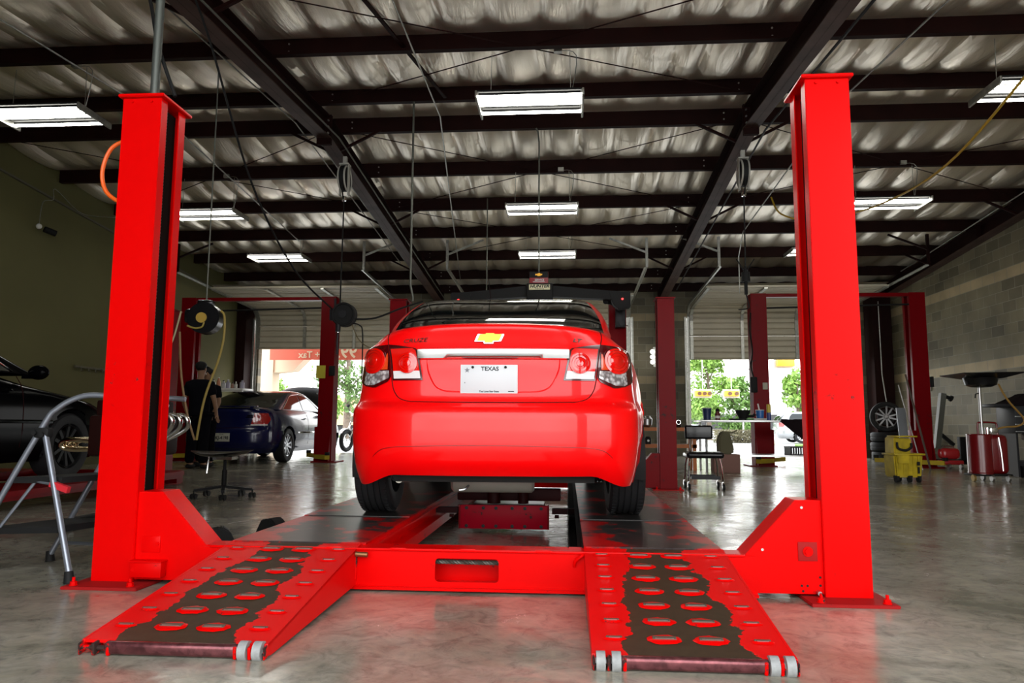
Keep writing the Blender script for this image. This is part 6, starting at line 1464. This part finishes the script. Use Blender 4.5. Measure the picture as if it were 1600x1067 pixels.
# engine on a stand, mostly behind the front left post
En = thing('car_engine', 'car engine with polished chrome exhaust headers on a stand, behind the front left post', 'engine', (-3.24, 5.35, 0))
b = MB(); b.box((0, 0, .66), (.42, .5, .30), bev=.03); b.box((.0, 0, .86), (.34, .46, .12), bev=.02); b.build('block', M_iron, En)
b = MB(); b.box((.14, -.1, .90), (.16, .36, .07), rot=(0, .5, 0), bev=.02); b.cyl((0, -.15, .92), (0, -.15, 1.02), .09, seg=20); b.tube([(.12, -.2, 1.0), (.26, -.2, 1.01)], .012, seg=8); b.box((.16, -.2, .97), (.2, .06, .03), bev=.008); b.build('intake', M_steel, En)
for i in range(4):
    y = -.22 + .11 * i
    b = MB(); b.tube([(.20, y, .80), (.30, y, .81), (.345, y + .0, .77), (.31, y + .02, .70), (.22 - .02 * i, y * .6, .60), (.17 - .015 * i, y * .3 - .1, .50), (.15, -.12 + .02 * i, .42)], .020, seg=12, k=6); b.build('header_pipe', M_chrome, En)
    b = MB(); b.tube([(-.20, y, .62), (-.34, y, .63), (-.46, y * .6, .62), (-.50, y * .5, .585), (-.44, y * .4, .555), (-.2, y * .3, .56)], .018, seg=12, k=6); b.build('header_pipe', mat('warm_chrome', (.80, .68, .48), .1, metal=1), En)
b = MB(); b.cyl((.16, -.1, .36), (.16, -.1, .14), .12, .075, seg=18); b.box((.2, -.2, .28), (.13, .06, .06), rot=(0, .6, 0), bev=.01); b.box((.17, -.15, .14), (.1, .08, .08), bev=.01); b.tube([(.22, -.1, .50), (.23, -.1, .42), (.14, -.12, .36)], .012, seg=8, k=3); b.build('gearbox', mat('cast_alloy', (.22, .22, .20), .45, metal=.5, var=.3, vscale=12), En)
b = MB(); b.box((0, .2, .06), (.6, .08, .06)); b.box((-.2, 0, .06), (.07, .8, .06)); b.box((.2, 0, .06), (.07, .8, .06)); b.box((0, .25, .35), (.10, .10, .6)); b.build('stand', M_black, En)
for xx in (-.2, .2): b = MB(); b.cyl((xx - .015, -.38, .035), (xx + .015, -.38, .035), .035, seg=14); b.build('caster', M_steel, En)
# yellow-hub hose reel by the left lift
Hr = thing('hose_reel', 'large black hose reel with a yellow hub hanging from the roof, left', 'reel', (-3.84, 7.5, 1.86), .15)
b = MB(); b.cyl((0, -.08, 0), (0, .08, 0), .165, seg=40); b.box((-.13, 0, .02), (.16, .14, .16), bev=.04); b.box((0, 0, .17), (.16, .1, .05), bev=.01); b.build('case', M_blackgl, Hr)
b = MB(); b.cyl((-.015, -.08, -.0), (-.015, -.095, -.0), .055, seg=28); b.build('hub', mat('hub_yellow', (.48, .30, .03), .5), Hr)
b = MB(); b.tube([(.02, -.1, -.05), (.0, -.1, -.10), (-.07, -.1, -.115), (-.15, -.1, -.09)], .010, seg=7, k=5); b.build('inner_hose', mat('hose_dull_yellow', (.35, .25, .05), .6), Hr)
b = MB(); b.tube([(0, 0, .19), (0, 0, 2.75)], .008, seg=6); b.build('suspension_rod', mat('pole_dull', (.14, .145, .12), .5, metal=.4), Hr)
b = MB(); b.tube([(.17, -.05, .08), (.21, -.05, .02), (.215, -.05, -.2), (.17, -.05, -.45), (.05, -.05, -.85), (-.01, -.05, -1.28)], .012, seg=7, k=6); b.build('hose_drop', mat('hose_dull_yellow', (.35, .25, .05), .6), Hr)
b = MB(); b.tube([(-.24, -.05, -.15), (-.2, -.05, -.6), (-.12, -.05, -1.0), (-.03, -.05, -1.28)], .011, seg=7, k=6); b.build('hose_return', mat('hose_dull_brown', (.28, .16, .06), .6), Hr)
b = MB(); b.tube([(-.52, -.1, .06), (-.45, -.1, -.16), (-.36, -.1, -.32), (-.29, -.1, -.25), (-.22, -.1, .06)], .009, seg=7, k=6); b.build('air_tail', mat('hose_cream', (.45, .40, .22), .5), Hr)
# shelf with bottles by the left wall
Sf = thing('wall_shelf', 'pale metal shelf unit with bottles on top at the end of the left wall', 'shelf', (-7.95, 16.8, 0))
b = MB(); b.box((.0, 0, 1.54), (.95, .6, .06), bev=.005); b.build('top', M_white, Sf)
for sx in (-1, 1): b = MB(); b.box((sx * .45, -.27, .76), (.04, .04, 1.52)); b.build('leg', M_white, Sf)
b = MB(); b.box((0, 0, .8), (.9, .56, .03)); b.build('shelf', M_white, Sf)
for i, (x, h, r, c) in enumerate(((-.32, .20, .05, (.4, .38, .3)), (-.2, .24, .045, (.5, .2, .1)), (-.08, .17, .05, (.5, .5, .5)), (.03, .19, .05, (.35, .33, .42)), (.14, .12, .035, (.3, .15, .1)), (.22, .14, .035, (.5, .5, .45)), (.37, .19, .055, (.4, .38, .48)))):
    t = thing('bottle', ['pale bottle farthest left on the wall shelf, by the mechanics', 'tall reddish bottle second from the left on the wall shelf', 'white bottle third from the left on the wall shelf', 'greyish lilac tub in the middle of the wall shelf', 'small brown bottle right of the lilac tub on the wall shelf', 'small cream bottle second from the right on the wall shelf', 'wide lilac jar at the right end of the wall shelf'][i], 'bottle', (-7.95 + x, 16.7, 1.57), 0, 'bottles on the wall shelf')
    b = MB(); b.lathe([(r, 0), (r, h * .7), (r * .45, h * .85), (r * .4, h)], seg=14); b.build('body', mat('bottle%d' % i, c, .4), t)
    b = MB(); b.cyl((0, 0, h), (0, 0, h + .02), r * .45, seg=12); b.build('cap', M_white if i % 2 else M_black, t)
# red tool cabinet behind the engine
Rc = thing('coat_hooks', 'pale strip of hooks on the dark left wall above the black car', 'hooks', (-8.56, 12.7, 1.73)); b = MB(); b.box((0, 0, 0), (.03, 1.0, .04)); b.build('rail', M_trimdark, Rc)
for q in range(5): b = MB(); b.tube([(.015, -.4 + .2 * q, 0), (.05, -.4 + .2 * q, -.02), (.05, -.4 + .2 * q, -.07), (.08, -.4 + .2 * q, -.05)], .007, seg=5, k=3); b.build('hook', M_trimdark, Rc)
# ------------------------------------------------------------------ two mechanics at the left
def skinmesh(J, E_, name, m, parent, sub=2):
    keys = list(J); me = bpy.data.meshes.new(name); me.from_pydata([J[k][:3] for k in keys], [(keys.index(a), keys.index(b)) for a, b in E_], [])
    o = bpy.data.objects.new(name, me); C.objects.link(o)
    sk = o.modifiers.new('s', 'SKIN'); sk.use_smooth_shade = True; o.modifiers.new('d', 'SUBSURF').levels = sub
    o.modifiers['d'].render_levels = sub
    for i, k in enumerate(keys):
        r = J[k][3]; v = me.skin_vertices[0].data[i]; v.radius = (r, r) if not isinstance(r, tuple) else r; v.use_root = (i == 0)
    bpy.context.view_layer.update(); dg = bpy.context.evaluated_depsgraph_get(); n = bpy.data.meshes.new_from_object(o.evaluated_get(dg)); bpy.data.objects.remove(o)
    n.materials.clear(); n.materials.append(m); n.polygons.foreach_set('use_smooth', [True] * len(n.polygons))
    o = bpy.data.objects.new(name, n); C.objects.link(o); o.parent = parent; return o
M_skin = mat('skin', (.30, .16, .09), .55)
M_shirt = mat('work_shirt', (.006, .006, .009), .95, spec=.05); M_trou = mat('work_trousers', (.005, .005, .007), .95, spec=.05)
def person(label, loc, rz, cap=False, h=1.0, armR=((.26, .02, 1.15), (.28, -.08, .90)), armL=((-.26, .02, 1.15), (-.28, .05, .90))):
    # local: faces -y
    P = thing('person', label, 'person', loc, rz); P.scale = (h, h, h)
    def hand(J, E_, pre, w, el):
        d = (V(w) - V(el)).normalized(); side = V((0, -1, 0)); side = (side - d * side.dot(d)).normalized(); up = d.cross(side)
        pk = pre + 'palm'; p = V(w) + d * .05; J[pk] = (*p, (.036, .020)); E_.append((pre + 'w', pk))
        for i, (o_, L) in enumerate(((-.03, .075), (-.01, .085), (.01, .08), (.03, .062))):
            a = p + side * o_ + d * .04; b_ = a + d * L * .5 + up * .006; c = b_ + d * L * .4 + up * .02
            J[f'{pre}f{i}a'] = (*a, .0105); J[f'{pre}f{i}b'] = (*b_, .009); J[f'{pre}f{i}c'] = (*c, .0075); E_ += [(pk, f'{pre}f{i}a'), (f'{pre}f{i}a', f'{pre}f{i}b'), (f'{pre}f{i}b', f'{pre}f{i}c')]
        a = p - side * .035 - d * .01; b_ = a - side * .025 + d * .03; J[pre + 't1'] = (*a, .012); J[pre + 't2'] = (*b_, .0095); E_ += [(pk, pre + 't1'), (pre + 't1', pre + 't2')]
    J = {'pel': (0, 0, .95, (.15, .11)), 'wst': (0, 0, 1.08, (.145, .10)), 'chs': (0, .0, 1.28, (.17, .11)), 'ctop': (0, .01, 1.42, (.12, .085)), 'nk': (0, .005, 1.49, .055), 'nk2': (0, -.005, 1.55, .052),
         'sR': (.18, .01, 1.40, .06), 'sL': (-.18, .01, 1.40, .06), 'eR': (*armR[0], .042), 'Rw': (*armR[1], .028), 'eL': (*armL[0], .042), 'Lw': (*armL[1], .028),
         'hR': (.10, 0, .90, .095), 'hL': (-.10, 0, .90, .095), 'kR': (.11, -.01, .50, .060), 'kL': (-.12, .01, .50, .060), 'aR': (.12, .03, .09, .038), 'aL': (-.13, .04, .09, .038), 'tR': (.13, -.12, .04, .035), 'tL': (-.14, -.10, .04, .035)}
    E_ = [('pel', 'wst'), ('wst', 'chs'), ('chs', 'ctop'), ('ctop', 'nk'), ('nk', 'nk2'), ('ctop', 'sR'), ('ctop', 'sL'), ('sR', 'eR'), ('eR', 'Rw'), ('sL', 'eL'), ('eL', 'Lw'), ('pel', 'hR'), ('pel', 'hL'), ('hR', 'kR'), ('hL', 'kL'), ('kR', 'aR'), ('kL', 'aL'), ('aR', 'tR'), ('aL', 'tL')]
    hand(J, E_, 'R', armR[1], armR[0]); hand(J, E_, 'L', armL[1], armL[0])
    J['hd0'] = (0, -.01, 1.60, (.060, .070)); J['hd1'] = (0, -.01, 1.67, (.074, .088)); J['hd2'] = (0, 0, 1.73, (.066, .080)); E_ += [('nk2', 'hd0'), ('hd0', 'hd1'), ('hd1', 'hd2')]
    J['nos'] = (0, -.10, 1.645, .010); E_.append(('hd1', 'nos'))
    skinmesh(J, E_, 'body', M_skin, P)
    J2 = {'bot': (0, 0, .84, (.19, .145)), 'pel': (0, 0, .93, (.19, .145)), 'wst': (0, 0, 1.08, (.19, .14)), 'chs': (0, 0, 1.28, (.21, .145)), 'ctop': (0, .01, 1.43, (.15, .11)), 'col': (0, .01, 1.50, (.075, .07)), 'sR': (.19, .01, 1.395, .09), 'sL': (-.19, .01, 1.395, .09),
          'uR': tuple(V((.185, .01, 1.405)).lerp(V(armR[0]), .75)) + (.078,), 'uL': tuple(V((-.185, .01, 1.405)).lerp(V(armL[0]), .75)) + (.078,)}
    skinmesh(J2, [('bot', 'pel'), ('pel', 'wst'), ('wst', 'chs'), ('chs', 'ctop'), ('ctop', 'col'), ('ctop', 'sR'), ('ctop', 'sL'), ('sR', 'uR'), ('sL', 'uL')], 'shirt', M_shirt, P)
    J3 = {'pel': (0, 0, .98, (.18, .135)), 'hR': (.10, 0, .86, .125), 'hL': (-.10, 0, .86, .125), 'kR': (.11, -.01, .50, .09), 'kL': (-.12, .01, .50, .09), 'aR': (.12, .03, .08, .08), 'aL': (-.13, .04, .08, .08)}
    skinmesh(J3, [('pel', 'hR'), ('pel', 'hL'), ('hR', 'kR'), ('hL', 'kL'), ('kR', 'aR'), ('kL', 'aL')], 'trousers', M_trou, P)
    for s in (-1, 1):
        b = MB(); b.sphere((s * .13, -.03, .045), .05, (1.0, 2.4, .9), 14, 8); b.build('shoe', M_black, P)
        b = MB(); b.sphere((s * .028, -.088, 1.665), .011, seg=10, rings=6); b.build('eye', M_white, P)
        b = MB(); b.sphere((s * .078, 0, 1.655), .024, (.4, .7, 1.1), 10, 6); b.build('ear', M_skin, P)
    b = MB(); b.box((0, -.088, 1.60), (.045, .01, .010), bev=.004); b.build('mouth', mat('lip', (.22, .08, .06), .5), P)
    b = MB(); b.sphere((0, .012, 1.705), .096, (.86, 1.02, .80), 20, 12); b.build('hair', M_black, P)
    if cap:
        b = MB(); b.sphere((0, .008, 1.725), .102, (.88, 1.03, .72), 20, 12); b.prism([(-.07, -.08, 1.71), (.07, -.08, 1.71), (.055, -.18, 1.695), (-.055, -.18, 1.695)], (0, 0, .008)); b.build('cap', M_black, P)
    return P
person('person in dark work clothes and a dark cap, standing with their back to the camera', (-6.17, 12.0, 0), PI - .1, cap=True, h=1.0, armR=((-.0 + .27, .05, 1.14), (.28, -.10, .92)), armL=((-.27, .0, 1.14), (-.27, -.08, .92)))
person('person in dark clothes with short dark hair, facing the camera behind the capped mechanic', (-6.32, 12.55, 0), -.25, h=.97, armL=((-.26, .0, 1.15), (-.26, -.16, .93)), armR=((.27, .0, 1.15), (.25, -.14, .92)))
